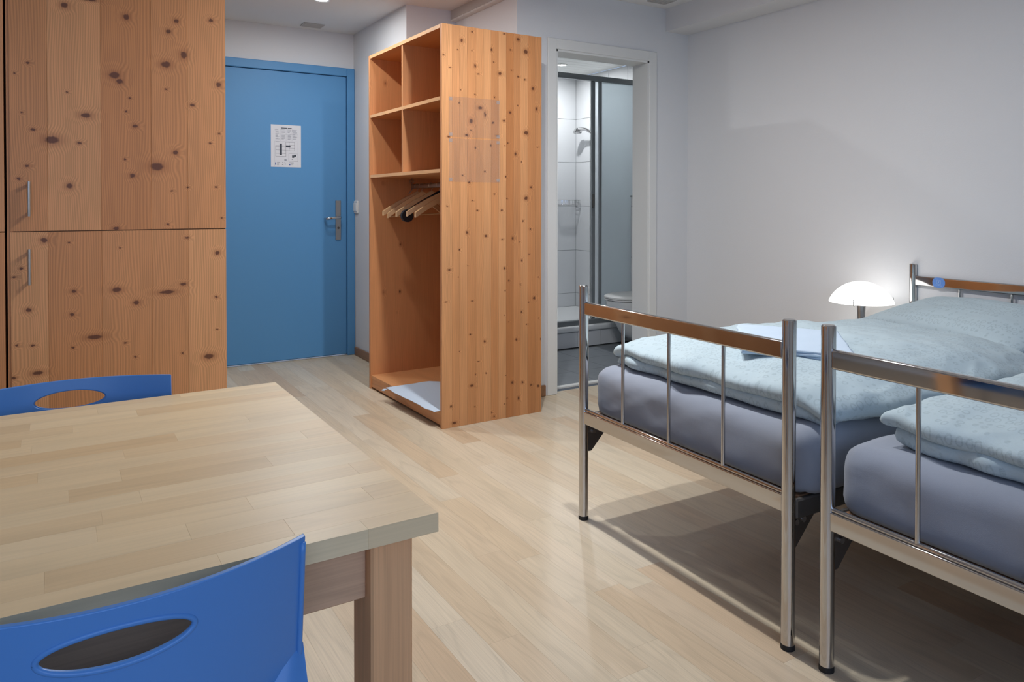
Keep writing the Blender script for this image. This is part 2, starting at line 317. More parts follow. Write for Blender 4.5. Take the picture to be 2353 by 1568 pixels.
def clear(name, gloss=0.07, haze=0.0, tint=(1, 1, 1, 1)):
    t = NT(name); t.t.nodes.remove(t.b)
    tr = t.n('ShaderNodeBsdfTransparent'); tr.inputs[0].default_value = tint
    gl = t.n('ShaderNodeBsdfGlossy'); gl.inputs['Roughness'].default_value = 0.12
    df = t.n('ShaderNodeBsdfDiffuse'); df.inputs[0].default_value = (0.85, 0.85, 0.85, 1)
    a = t.n('ShaderNodeMixShader'); a.inputs[0].default_value = gloss; t.link(tr.outputs[0], a.inputs[1]); t.link(gl.outputs[0], a.inputs[2])
    b = t.n('ShaderNodeMixShader'); b.inputs[0].default_value = haze; t.link(a.outputs[0], b.inputs[1]); t.link(df.outputs[0], b.inputs[2])
    t.link(b.outputs[0], t.out.inputs[0]); return t.m
M['sleeve'] = clear('clear_plastic_sleeve', 0.07, 0.012)
M['tape'] = clear('clear_tape', 0.10, 0.10)
M['pane'] = clear('window_pane', 0.05, 0.0)
def emit(name, rgb, s):
    t = NT(name); t.set((0.8, 0.8, 0.8, 1), 0.3); t.b.inputs['Emission Color'].default_value = (*rgb, 1); t.b.inputs['Emission Strength'].default_value = s; return t.m
M['bulb'] = emit('glowing_lamp_lens', NEUTRAL, 20.0)
M['shade'] = emit('glowing_opal_glass', (1.0, 0.97, 0.92), SHADE_E)

# ================================================================== the room shell
XR, YB, XA, YN, XN, YD = 3.578, 3.6453, 2.240, 4.4145, 1.8865, 5.416   # right wall, bathroom wall, alcove, niche, entrance corner, door wall
CZ = 2.405; XL, Y0 = -1.9, -1.30
def wall(name, boxes, mat='wall'):
    mb = MB()
    for b in boxes: mb.box(*b)
    return struct(mb.build(name, M[mat]))
OX0, OX1, OT = 2.510, 3.2341, 2.0518           # bathroom doorway
wall('wall_right', [(XR, XR + 0.12, Y0 - 0.15, YB + 0.139, 0, CZ)])
wall('wall_bathroom', [(XA, OX0, YB, YB + 0.139, 0, CZ), (OX1, XR, YB, YB + 0.139, 0, CZ), (OX0, OX1, YB, YB + 0.139, OT, CZ)])
wall('wall_alcove', [(XA, XA + 0.10, YB + 0.139, YN, 0, CZ), (XN, XA + 0.10, YN, YN + 0.12, 0, CZ)])
wall('wall_niche', [(XN, XN + 0.12, YN + 0.12, YD + 0.12, 0, CZ)])
DX0, DX1 = 0.86, 1.8845                         # blue door frame, outer
wall('wall_entrance', [(XL, DX0, YD, YD + 0.12, 0, CZ), (DX0, XN, YD, YD + 0.12, 2.1441, CZ)])
wall('wall_left', [(XL - 0.12, XL, Y0 - 0.15, YD + 0.12, 0, CZ)])
x0, x1, z0, z1, wy = WIN
wall('wall_back', [(XL, x0, Y0 - 0.15, Y0, 0, CZ), (x1, XR, Y0 - 0.15, Y0, 0, CZ), (x0, x1, Y0 - 0.15, Y0, 0, z0), (x0, x1, Y0 - 0.15, Y0, z1, CZ)])
struct(MB().box(XL - 0.12, XR + 0.12, Y0 - 0.15, YB + 0.139, CZ, CZ + 0.1).box(XL - 0.12, XA + 0.1, YB + 0.139, YD + 0.12, CZ, CZ + 0.1).build('ceiling', M['ceiling']))
struct(bx('trim_1', 3.378, XR, Y0, YB, 2.2586, CZ, M['wall']))            # boxed-in beam along the right wall
struct(bx('baseboard_niche', XN - 0.014, XN, YN, YD - 0.04, 0, 0.062, M['base_wood'], bev=0.004))
struct(bx('baseboard_bathroom', XA, 2.436, YB - 0.014, YB, 0, 0.066, M['base_wood'], bev=0.004))
struct(bx('baseboard_right', XR - 0.014, XR, Y0, YB, 0, 0.062, M['base_wood'], bev=0.004))
# window behind the camera
w = struct(MB().box(x0, x1, Y0 - 0.10, Y0 - 0.04, z0, z0 + 0.06).box(x0, x1, Y0 - 0.10, Y0 - 0.04, z1 - 0.06, z1).box(x0, x0 + 0.06, Y0 - 0.10, Y0 - 0.04, z0, z1)
    .box(x1 - 0.06, x1, Y0 - 0.10, Y0 - 0.04, z0, z1).box(-0.14, -0.06, Y0 - 0.10, Y0 - 0.04, z0, z1).build('window_1', M['white_trim']))
bx('pane', x0 + 0.06, -0.14, Y0 - 0.075, Y0 - 0.069, z0 + 0.06, z1 - 0.06, M['pane'], w)
bx('pane', -0.06, x1 - 0.06, Y0 - 0.075, Y0 - 0.069, z0 + 0.06, z1 - 0.06, M['pane'], w)

# ---- floor: every laminate strip in view is a piece of its own
floor = struct(MB().box(XL, XR, Y0 - 0.15, YB + 0.05, -0.12, -0.007).box(XL, XA, YB + 0.05, YD + 0.12, -0.12, -0.007).build('floor', M['plank_dark']))
def project(x, y, z):
    d = Vector((x, y, z)) - Vector((0, 0, CAM_H)); zc = d.dot(fw)
    if zc < 0.05: return None
    return (W_PX / 2 + F_PX * d.dot(r2) / zc, CY - F_PX * d.dot(u2) / zc)
def visible_area(xa, xb, ya, yb):
    n = 0
    for i in range(4):
        for j in range(8):
            p = project(xa + (xb - xa) * (i + .5) / 4, ya + (yb - ya) * (j + .5) / 8, 0)
            if p and 0 <= p[0] <= W_PX and 0 <= p[1] <= H_PX:
                d = math.hypot(xa, ya); n += 1.0 / (0.3 + d) ** 2
    return n * (yb - ya)
SW = 0.0975; strips = []
known = {11: [1.372, 2.088], 13: [1.0, 2.235], 14: [1.678, 2.905], 16: [3.11], 12: [1.45]}   # joints read off the photo, by strip
k0 = math.ceil((XL - 1.42) / SW)
rng = random.Random(11)
k = k0
while True:
    xa = 1.42 + k * SW; xb = xa + SW
    if xa >= XR: break
    xb = min(xb, XR); xa = max(xa, XL)
    ymax = YD if xb <= XN + 0.05 else (YN if xb <= XA + 0.02 else YB + 0.045)
    idx = k + 14; joints = sorted(known.get(idx, []))
    y = Y0 - rng.random() * 0.6; cuts = [Y0]
    while y < ymax:
        y += rng.choice([0.55, 0.72, 0.86, 1.05, 1.23])
        if joints and abs(y - joints[0]) < 0.35: y = joints.pop(0)
        if y > Y0 + 0.1 and y < ymax - 0.08: cuts.append(y)
    cuts.append(ymax)
    for a, b in zip(cuts, cuts[1:]): strips.append((visible_area(xa, xb, a, b), xa, xb, a, b))
    k += 1
strips.sort(reverse=True)
rest = MB(); g = 0.00015
for i, (area, xa, xb, ya, yb) in enumerate(strips):
    q = MB() if i < 295 and area > 0 else rest
    q.box(xa + g, xb - g, ya + g, yb - g, -0.0068, 0.0)
    if q is not rest: q.build('plank', M['plank'], floor)
tag(rest.build('planks', M['plank'], floor), kind='stuff')

# ---- bathroom doorway: white frame and threshold
d2 = struct(MB().box(OX0 - 0.062, OX0, YB - 0.012, YB, 0, OT + 0.062, 0.003).box(OX1, OX1 + 0.062, YB - 0.012, YB, 0, OT + 0.062, 0.003)
    .box(OX0, OX1, YB - 0.012, YB, OT, OT + 0.062, 0.003).build('door_2', M['white_trim']))
MB().box(OX0, OX0 + 0.012, YB - 0.004, YB + 0.142, 0, OT).box(OX1 - 0.012, OX1, YB - 0.004, YB + 0.142, 0, OT).box(OX0, OX1, YB - 0.004, YB + 0.142, OT - 0.012, OT).build('lining', M['white_trim'], d2)
struct(bx('trim_2', OX0 + 0.012, OX1 - 0.012, YB + 0.105, YB + 0.142, -0.007, 0.006, M['white_trim'], bev=0.002))

# ---- blue entrance door
d1 = struct(MB().box(DX0, DX0 + 0.058, YD - 0.03, YD + 0.06, 0, 2.1441, 0.004).box(DX1 - 0.058, DX1, YD - 0.03, YD + 0.06, 0, 2.1441, 0.004)
    .box(DX0 + 0.058, DX1 - 0.058, YD - 0.03, YD + 0.06, 2.083, 2.1441, 0.004).build('door_1', M['blue_door']))
leaf = bx('leaf', DX0 + 0.061, DX1 - 0.061, YD - 0.014, YD + 0.03, 0.012, 2.080, M['blue_door'], d1, bev=0.002)
bx('light_block_sheet', DX0 + 0.05, DX1 - 0.05, YD + 0.03, YD + 0.04, 0.001, 2.1, M['blue_door'], d1)  # added sheet behind the whole leaf, blocks light coming through its gaps
hp = bx('handle_plate', 1.7385, 1.7795, YD - 0.022, YD - 0.014, 0.865, 1.159, M['steel'], leaf, bev=0.003)
YH = YD - 0.02
MB().tube([(1.760, YH, 1.033), (1.760, YH - 0.045, 1.033), (1.752, YH - 0.055, 1.033), (1.735, YH - 0.058, 1.032), (1.70, YH - 0.058, 1.030), (1.672, YH - 0.058, 1.027), (1.658, YH - 0.052, 1.025), (1.655, YH - 0.03, 1.025), (1.655, YH - 0.012, 1.025)], 0.0095, 14).build('lever', M['chrome'], d1, True, 40)
MB().lathe([(0.009, 0), (0.009, 0.006)], n=16).build('keyhole', M['dark_steel'], d1)
kh = bpy.data.objects['keyhole']; kh.rotation_euler = (math.radians(90), 0, 0); kh.location = (1.759, YD - 0.018, 0.955)

# ---- evacuation plan (A4 sheet) on the blue door
yp = YD - 0.0145
pl_t = thing('evacuation_plan', 'white printed A4 evacuation plan with floor plan stuck on the blue door', 'sign', (1.379, yp, 1.397))
PW, PH = 0.2125, 0.301
bx('sheet', -PW/2, PW/2, -0.0006, 0.0, 0, PH, M['paper'], pl_t)
def pp(x, y): return ((x - 325) / 737.0 * PW - PW/2, (1 - (y - 262) / 1040.0) * PH)
def marks(name, rects, mat, d=0.0009):
    mb = MB()
    for (xa, ya, xb, yb) in rects:
        a, b = pp(xa, ya), pp(xb, yb); mb.box(a[0], b[0], -d, -0.0005, b[1], a[1])
    return mb.build(name, mat, pl_t)
def frame(xa, ya, xb, yb, t=5): return [(xa, ya, xb, ya + t), (xa, yb - t, xb, yb), (xa, ya, xa + t, yb), (xb - t, ya, xb, yb)]
marks('title_print', [(570, 328, 716, 350), (736, 330, 832, 352)], M['ink'])
txt = []; rg = random.Random(3)
for cx0, cw in ((436, 108), (583, 104), (733, 92), (858, 112)):
    for yy in (376, 408, 432, 448, 482, 512, 528, 544, 560, 594, 610):
        txt.append((cx0 if yy > 420 else cx0 - 18, yy, cx0 + cw * rg.uniform(0.5, 1.0), yy + 9))
txt += [(470, 1178, 545, 1190), (470, 1215, 520, 1224), (470, 1232, 525, 1241), (470, 1248, 515, 1257), (655, 1175, 670, 1200), (655, 1215, 690, 1222), (655, 1232, 688, 1240), (770, 1180, 880, 1204), (810, 1215, 870, 1224), (810, 1236, 868, 1244), (650, 1108, 705, 1142), (436, 678, 530, 690)]
txt += [(552, 362, 555, 655), (692, 362, 695, 655), (839, 362, 842, 655), (420, 492, 985, 496)] + frame(412, 665, 988, 1150, 3) + [(412, 1150, 415, 1290), (985, 1150, 988, 1290)]
marks('text_print', txt, M['ink_light'])
marks('plan_print', frame(435, 775, 690, 1042) + [(435, 802, 690, 808), (435, 882, 690, 887), (435, 963, 690, 969)] + frame(685, 683, 905, 900) + [(768, 683, 773, 900), (770, 754, 905, 759), (770, 829, 905, 834), (538, 725, 592, 1008), (690, 764, 800, 814)], M['ink'])
marks('site_print', frame(755, 965, 986, 1155, 3) + [(840, 1006, 892, 1066), (890, 990, 942, 1036)], M['ink'])
for q in ((834, 1094, 850, 1112), (594, 1226, 626, 1246), (604, 1180, 624, 1198)): marks('symbol_print', [q], M['ink'])
for q in ((424, 1208, 446, 1252), (768, 1226, 796, 1254), (424, 1180, 436, 1192)): marks('symbol_print', [q], M['ink_blue'])

# ---- light switch on the niche wall
sw = thing('light_switch', 'small white light switch on the wall between blue door and open wardrobe', 'switch', (XN, 5.356, 1.064))
bx('plate', -0.011, 0, -0.044, 0.044, 0, 0.092, M['white_plastic'], sw, bev=0.003)
bx('rocker', -0.016, -0.010, -0.028, 0.028, 0.016, 0.076, M['white_plastic'], sw, bev=0.002)

# ================================================================== ceiling lights and patches
def downlight(name, x, y, z, label, watts, color, light_name='lamp_light', lens='bulb', r=0.03):
    t = thing(name, label, 'ceiling light', (x, y, z))
    MB().lathe([(0.036, 0.0), (0.050, 0.0), (0.050, -0.004), (0.046, -0.007), (0.036, -0.004)], n=28, close=False).build('bezel', M['white_plastic'], t, True, 40)
    MB().lathe([(0.0365, -0.0005), (0.0365, -0.003)], n=24).build('lens', M[lens], t)
    lamp(light_name, 'AREA', (0, 0, -0.009), watts, color, r, t, shape='DISK', size=0.07)
    return t
downlight('ceiling_downlight', 1.394, 4.58, CZ, 'small round recessed ceiling light near the blue entrance door', DOWN_W * 0.7, NEUTRAL)
downlight('ceiling_downlight', 1.10, 3.95, CZ, 'small round recessed ceiling light in front of the open wardrobe', DOWN_W * 1.6, NEUTRAL, 'downlight_light_offscreen', 'white_plastic')
def patch(x, y, label):  # pale grey rectangle with thin bars, laid flat on the ceiling
    t = thing('ceiling_patch', label, 'patch', (x, y, CZ))
    bx('frame', -0.075, 0.075, -0.055, 0.055, -0.006, 0, M['ceiling_grey'], t, bev=0.002)
    for i in range(6): bx('slat', -0.065, 0.065, -0.045 + i * 0.0165, -0.037 + i * 0.0165, -0.009, -0.0055, M['ceiling_grey'], t)
M['ceiling_grey'] = plain('pale_grey_paint', (190, 188, 184), 0.7)
patch(1.535, 5.27, 'flat pale grey rectangular vent on the ceiling above the blue door')
patch(3.21, 3.50, 'flat pale grey rectangular vent on the ceiling beside the beam')
# surface spotlights in the middle of the room (above the picture), their light falls on the beds
def ceiling_spot(x, y, label, w):
    t = thing('ceiling_lamp', label, 'ceiling light', (x, y, CZ))
    MB().lathe([(0.055, 0), (0.055, -0.018), (0.012, -0.022), (0.012, -0.035)], n=28).build('canopy', M['white_plastic'], t, True, 40)
    MB().lathe([(0.030, -0.034), (0.052, -0.05), (0.058, -0.078), (0.058, -0.082), (0.048, -0.074)], n=28, close=False).build('housing', M['white_plastic'], t, True, 40)
    MB().lathe([(0.010, -0.05), (0.044, -0.066), (0.046, -0.071), (0.010, -0.074)], n=24).build('lens', M['white_plastic'], t, True, 40)
    lamp('ceiling_lamp_light_offscreen', 'AREA', (0, 0, -0.084), w, WARM, 0.035, t, shape='DISK', size=0.055)
ceiling_spot(1.55, 1.93, 'white ceiling spotlight over the foot of the nearer bed', SPOT_W * 0.8)
ceiling_spot(1.55, 2.50, 'white ceiling spotlight over the floor between bed and open wardrobe', SPOT_W)

# ================================================================== bathroom
BX, BY, BZ = 4.20, 5.757, 2.335; XBL = 2.20; YI = YB + 0.139
struct(MB().box(XBL - 0.1, XBL, YN + 0.12, BY + 0.1, 0, BZ).box(XA + 0.10, XA + 0.12, YI, YN + 0.12, 0, BZ).build('wall_shower_left', M['tile']))
def tiled_wall(name, base, axis, pos, us, zs, flip=1):
    w_ = struct(MB().box(*base).build(name, M['grout']))
    j = 0.0016
    for a, b in zip(us, us[1:]):
        for c, d_ in zip(zs, zs[1:]):
            if axis == 'y': MB().box(a + j, b - j, pos - 0.004, pos, c + j, d_ - j).build('tile', M['tile'], w_)
            else: MB().box(pos - 0.004, pos, a + j, b - j, c + j, d_ - j).build('tile', M['tile'], w_)
    return w_
ZT_ = [0.16, 0.287, 0.695, 1.113, 1.528, 1.936, BZ]
tiled_wall('wall_shower_back', (XBL, BX + 0.1, BY, BY + 0.1, 0, BZ), 'y', BY, [XBL, 2.4, 2.7, 3.0, 3.3, 3.6, 3.9, BX - 0.004], ZT_)
tiled_wall('wall_shower_side', (BX, BX + 0.1, YI, BY, 0, BZ), 'x', BX, [4.0, 4.187, 4.457, 4.727, 4.997, 5.267, 5.537, BY - 0.004], ZT_)
wall('wall_bathroom_inner', [(XR + 0.12, BX + 0.1, YB + 0.02, YI, 0, BZ)], 'tile')
# cistern boxing the toilet hangs on
bxg = tiled_wall('wall_boxing', (4.024, BX, YI, 4.745, 0, 1.191), 'x', 4.024, [YI, 4.10, 4.42, 4.745], [0.0, 0.287, 0.695, 1.113, 1.191])
bx('ledge', 4.016, BX, YI, 4.750, 1.191, 1.205, M['alu'], bxg, bev=0.003)
fb = struct(bx('floor_bathroom', XBL, BX, YI - 0.04, BY, -0.12, -0.006, M['grout']))
for i in range(6):
    for j in range(3):
        xa, ya = 2.33 + i * 0.305, YI - 0.04 + j * 0.31 + 0.02
        bx('tile', xa + 0.0012, min(xa + 0.3038, BX), ya + 0.0012, min(ya + 0.3088, 4.745), -0.006, 0.0, M['floor_tile'], fb)
cb = struct(bx('ceiling_bathroom', XBL, BX, YI, BY, BZ + 0.012, BZ + 0.08, M['ceiling_grey']))
n_ = 22; wsl = (BY - YI) / n_
for i in range(n_):
    MB().box(XBL, BX, YI + i * wsl + 0.002, YI + (i + 1) * wsl - 0.002, BZ, BZ + 0.012, 0.002).build('panel', M['white_trim'], cb)
downlight('bathroom_downlight', 3.70, 5.28, BZ, 'bright round recessed light in the slatted bathroom ceiling', BATH_W, NEUTRAL)
# tiled kerb with the shower tray on it
kb = struct(bx('trim_3', XBL, 4.2, 4.752, 4.80, 0, 0.124, M['grout']))
xs = [XBL] + [3.48 + 0.23 * i for i in range(-5, 4)] + [4.2]
for a, b in zip(xs, xs[1:]): bx('tile', a + 0.0016, b - 0.0016, 4.745, 4.752, 0.004, 0.122, M['tile'], kb)
tray = thing('shower_tray', 'white ceramic shower tray with rounded rim behind the bathroom doorway', 'shower tray', (3.2, 5.2, 0.124))
tx0, tx1, ty0, ty1 = XBL - 3.2 + 0.002, 4.195 - 3.2, 4.728 - 5.2, BY - 5.2 - 0.006
MB().box(tx0, tx1, ty0, ty0 + 0.075, 0.0, 0.048, 0.016, 4).build('rim', M['ceramic'], tray, True, 50)
MB().box(tx0, tx1, ty0 + 0.06, ty1, 0.0, 0.036).build('basin', M['ceramic'], tray)
MB().lathe([(0.045, 0.036), (0.045, 0.040), (0.038, 0.043), (0.001, 0.043)], (0.3, 0.1, 0), n=24).build('drain', M['chrome'], tray, True, 40)
# shower enclosure
YE = 4.775
en = thing('shower_enclosure', 'aluminium framed shower screen with frosted sliding glass in the bathroom', 'shower screen', (3.2, YE, 0.172))
ex0, ex1 = XBL - 3.2 + 0.004, 4.19 - 3.2
bx('bottom_rail', ex0, ex1, -0.02, 0.02, 0, 0.040, M['alu'], en, bev=0.004)
bx('top_rail', ex0, ex1, -0.02, 0.02, 1.945, 1.988, M['alu'], en, bev=0.004)
hz = 1.945
bx('post', 3.636 - 3.2, 3.672 - 3.2, -0.006, 0.016, 0.04, hz, M['alu'], en, bev=0.004)
bx('post', 3.695 - 3.2, 3.730 - 3.2, -0.018, -0.004, 0.04, hz, M['alu'], en, bev=0.004)
bx('post', ex1 - 0.03, ex1, -0.018, 0.018, 0.04, hz, M['alu'], en, bev=0.004)
bx('glass_panel', 3.730 - 3.2, ex1 - 0.03, -0.012, -0.008, 0.04, hz, M['frosted'], en)
bx('glass_panel', 3.672 - 3.2, ex1 - 0.10, 0.004, 0.008, 0.04, hz, M['frosted'], en)
bx('grip', 3.640 - 3.2, 3.652 - 3.2, -0.024, -0.006, 0.93, 1.04, M['grey_paint'], en, bev=0.003)
# hand shower on the side wall
sh = thing('hand_shower', 'chrome hand shower with hose and mixer on the white tiled wall', 'shower head', (BX - 0.006, 5.36, 1.18))
MB().tube([(-0.045, 0, -0.45), (-0.045, 0, 0.75)], 0.010, 12).tube([(0, 0, 0.72), (-0.045, 0, 0.72)], 0.010, 12).tube([(0, 0, -0.40), (-0.045, 0, -0.40)], 0.010, 12).build('riser', M['chrome'], sh, True, 40)
MB().tube([(-0.05, 0.0, 0.55), (-0.075, 0.05, 0.60), (-0.09, 0.11, 0.635), (-0.10, 0.17, 0.645), (-0.10, 0.20, 0.643)], [0.011, 0.012, 0.014, 0.016, 0.018], 14).build('handle', M['chrome'], sh, True, 40)
MB().tube([(-0.10, 0.235, 0.655), (-0.10, 0.232, 0.640), (-0.101, 0.228, 0.622), (-0.102, 0.226, 0.612)], [0.018, 0.034, 0.042, 0.038], 24).build('head', M['chrome'], sh, True, 40)
MB().tube([(-0.045, -0.20, 0.0), (-0.045, 0.06, 0.0)], 0.026, 18).tube([(0, -0.14, 0), (-0.045, -0.14, 0)], 0.016, 12).tube([(0, 0.0, 0), (-0.045, 0.0, 0)], 0.016, 12).build('mixer', M['chrome'], sh, True, 40)
hose = []
for i in range(25):
    s_ = i / 24; hose.append((-0.06 - 0.03 * math.sin(math.pi * s_), -0.07 + 0.08 * s_, -0.02 - 0.48 * math.sin(math.pi * min(1, s_ * 0.62)) + 0.57 * max(0, s_ - 0.55)))
MB().tube(hose, 0.008, 10).build('hose', M['steel'], sh, True, 40)
# wire soap basket in the shower corner
sb = thing('soap_basket', 'chrome wire soap basket on the tiled shower wall', 'soap basket', (4.09, BY - 0.004, 1.125))
mb = MB()
for zz in (0.0, 0.045): mb.tube([(-0.14, 0, zz), (-0.13, -0.09, zz), (0.09, -0.09, zz), (0.10, 0, zz)], 0.003, 8)
mb.build('rim', M['chrome'], sb, True)
mb = MB()
for i in range(14):
    x = -0.128 + i * 0.0165; mb.tube([(x, -0.001, 0.0), (x, -0.09, 0.0), (x, -0.09, 0.045)], 0.0018, 6)
mb.build('wires', M['chrome'], sb)
# wall-hung toilet seen from the side
tl = thing('toilet', 'white wall hung toilet with closed lid inside the bathroom', 'toilet', (4.02, 4.42, 0.0))
def oval(L, wd, n=40, back=0.0):
    out = []
    for k in range(n):
        a = 2 * math.pi * k / n; x = -math.cos(a); y = math.sin(a)
        px = -L * (0.5 + 0.5 * x)
        wy_ = wd * (abs(y) ** (0.8 if x > 0 else 0.45)) * (1 if y >= 0 else -1)
        out.append((px, wy_))
    return out
def loft(levels, mat, name, parent):
    v = []; f = []; n = 40
    for (L, wd, z, xo) in levels:
        for (x, y) in oval(L, wd, n): v.append((x + xo, y, z))
    for i in range(len(levels) - 1):
        for k in range(n): f.append((i*n + k, i*n + (k+1) % n, (i+1)*n + (k+1) % n, (i+1)*n + k))
    f.append(tuple(range(n))); f.append(tuple((len(levels)-1)*n + k for k in range(n)))
    return MB().add(v, f).build(name, mat, parent, True, 50)
loft([(0.26, 0.10, 0.08, -0.002), (0.34, 0.13, 0.14, -0.002), (0.41, 0.165, 0.26, -0.002), (0.46, 0.178, 0.36, -0.002), (0.465, 0.180, 0.398, -0.002)], M['ceramic'], 'bowl', tl)
loft([(0.46, 0.178, 0.401, -0.004), (0.475, 0.184, 0.404, -0.004), (0.475, 0.184, 0.412, -0.004)], M['white_plastic'], 'seat', tl)
loft([(0.47, 0.182, 0.4135, -0.004), (0.478, 0.186, 0.416, -0.004), (0.478, 0.186, 0.428, -0.004), (0.46, 0.176, 0.438, -0.006), (0.37, 0.14, 0.443, -0.04)], M['white_plastic'], 'lid', tl)

# ================================================================== pine cabinets on the left
YC = 3.30; SEAM = 1.0301; CAB_TOP = 2.30
def cabinet(x0, x1, splits, mat, label):
    cx = CABX if mat == 'pine_cab' else (x0 + x1) / 2
    t = thing('pine_cabinet', label, 'cabinet', (cx, YC, 0))
    a, b = x0 - cx, x1 - cx
    mb = MB().box(a - 0.006, a + 0.014, 0.004, 0.58, 0.0, CAB_TOP).box(b - 0.02, b, 0.022, 0.58, 0.0, CAB_TOP).box(a, b, 0.56, 0.58, 0, CAB_TOP) \
        .box(a, b, 0.022, 0.58, CAB_TOP - 0.02, CAB_TOP).box(a, b, 0.022, 0.58, 0.06, 0.08).box(a, b, 0.05, 0.07, 0, 0.06).box(a, b, 0.022, 0.58, SEAM - 0.012, SEAM + 0.012)
    mb.build('body', M['pine'], t)
    for zb, zt, hz in ((0.065, SEAM - 0.0018, (0.833, 0.965)), (SEAM + 0.0018, CAB_TOP - 0.002, (1.088, 1.216))):
        d = bx('door', a + 0.012, b, 0.014, 0.020, zb, zt, M['pine'], t)
        for p, q in zip(splits, splits[1:]):
            MB().box(p - cx + 0.0002, q - cx - 0.0002, 0.0, 0.014, zb, zt, 0.0006).build('board', door_board(p - cx, q - cx, zb, zt) if mat == 'pine_cab' else M[mat], d)
        hx = x0 + 0.063 - cx
        MB().tube([(hx, 0.0, hz[0] + 0.012), (hx, -0.016, hz[0] + 0.010), (hx, -0.024, hz[0] + 0.006), (hx, -0.026, hz[0]), (hx, -0.028, (hz[0]+hz[1])/2), (hx, -0.026, hz[1]), (hx, -0.024, hz[1] - 0.006), (hx, -0.016, hz[1] - 0.010), (hx, 0.0, hz[1] - 0.012)], 0.0062, 12).build('handle', M['nickel'], d, True, 40)
    return t
cabinet(-0.166, 0.5919, [-0.1625, -0.044, 0.133, 0.309, 0.444, 0.5919], 'pine_cab', 'tall knotty pine cabinet with two stacked doors, its side next to the blue door')
cabinet(-0.94, -0.180, [-0.935, -0.78, -0.62, -0.47, -0.31, -0.1795], 'pine', 'tall knotty pine cabinet across the narrow dark gap from the other cabinet')

# ================================================================== open wardrobe
WR = math.radians(0.9025); WD, WW, WH = 0.6037, 0.9927, 2.0379
wd = thing('open_wardrobe', 'open knotty pine wardrobe with cubby shelves and coat rail beside the bathroom doorway', 'wardrobe', (1.6296, 3.3681, 0), WR)
T = 0.022
sp = bx('side_panel', 0.001, WD - 0.001, T * 0.5, T, 0.0, WH, M['pine'], wd)
xs = [0.0, 0.058, 0.100, 0.145, 0.196, 0.239, 0.286, 0.331, 0.378, 0.424, 0.468, 0.514, 0.562, WD]
for a, b in zip(xs, xs[1:]): MB().box(a + 0.0002, b - 0.0002, 0.0, T * 0.5, 0.0, WH, 0.0006).build('board', side_board(a, b), sp)
sp2 = bx('side_panel', 0.0, WD, WW - T, WW - T * 0.5, 0.0, WH, M['pine'], wd)
bp = bx('back_panel', WD - 0.012, WD - 0.006, T, WW - T, 0.0, WH - 0.02, M['pine'], wd)
n_ = 12; st = (WW - 2 * T) / n_
for i in range(n_): MB().box(WD - 0.016, WD - 0.012, T + i * st + 0.0003, T + (i + 1) * st - 0.0003, 0.083, WH - 0.02).build('board', M['pine'], bp)
for i in range(9):
    st2 = WD / 9; MB().box(i * st2 + 0.0002, (i + 1) * st2 - 0.0002, WW - T * 0.5, WW, 0.0, WH).build('board', M['pine'], sp2)
bx('top_panel', 0.002, WD - 0.016, T, WW - T, WH - 0.019, WH, M['pine_flat'], wd)
MB().box(0.0, 0.002, T, WW - T, WH - 0.019, WH).build('edge_band', M['pine_edge'], wd)
for zt in (1.676, 1.311):
    s = bx('shelf', 0.004, WD - 0.016, T, WW - T, zt - 0.018, zt, M['pine_flat'], wd)
    MB().box(0.002, 0.0045, T, WW - T, zt - 0.018, zt).build('edge_band', M['pine_edge'], s)
bx('divider', 0.004, WD - 0.016, 0.487, 0.505, 1.676, WH - 0.019, M['pine'], wd)
bx('divider', 0.004, WD - 0.016, 0.487, 0.505, 1.311, 1.658, M['pine'], wd)
bx('floor_panel', 0.004, WD - 0.016, T, WW - T, 0.065, 0.083, M['pine_flat'], wd)
bx('plinth', 0.006, 0.026, T, WW - T, 0.012, 0.066, M['pine_flat'], wd)
RX, RZ = 0.262, 1.243
MB().box(RX - 0.007, RX + 0.007, T + 0.001, WW - T - 0.03, RZ - 0.014, RZ + 0.014, 0.006, 2).build('clothes_rail', M['steel'], wd, True, 50)
for yy in (0.06, WW - T - 0.034):
    br = MB().box(RX - 0.003, RX + 0.003, yy - 0.008, yy + 0.008, RZ - 0.02, 1.293).tube([(RX - 0.012, yy, RZ + 0.03), (RX + 0.012, yy, RZ + 0.03)], 0.010, 10).build('rail_bracket', M['nickel'], wd)
    MB().tube([(RX, yy, RZ - 0.02), (RX - 0.012, yy, RZ - 0.035), (RX - 0.022, yy, RZ - 0.05)], 0.004, 8).build('hook', M['nickel'], br)

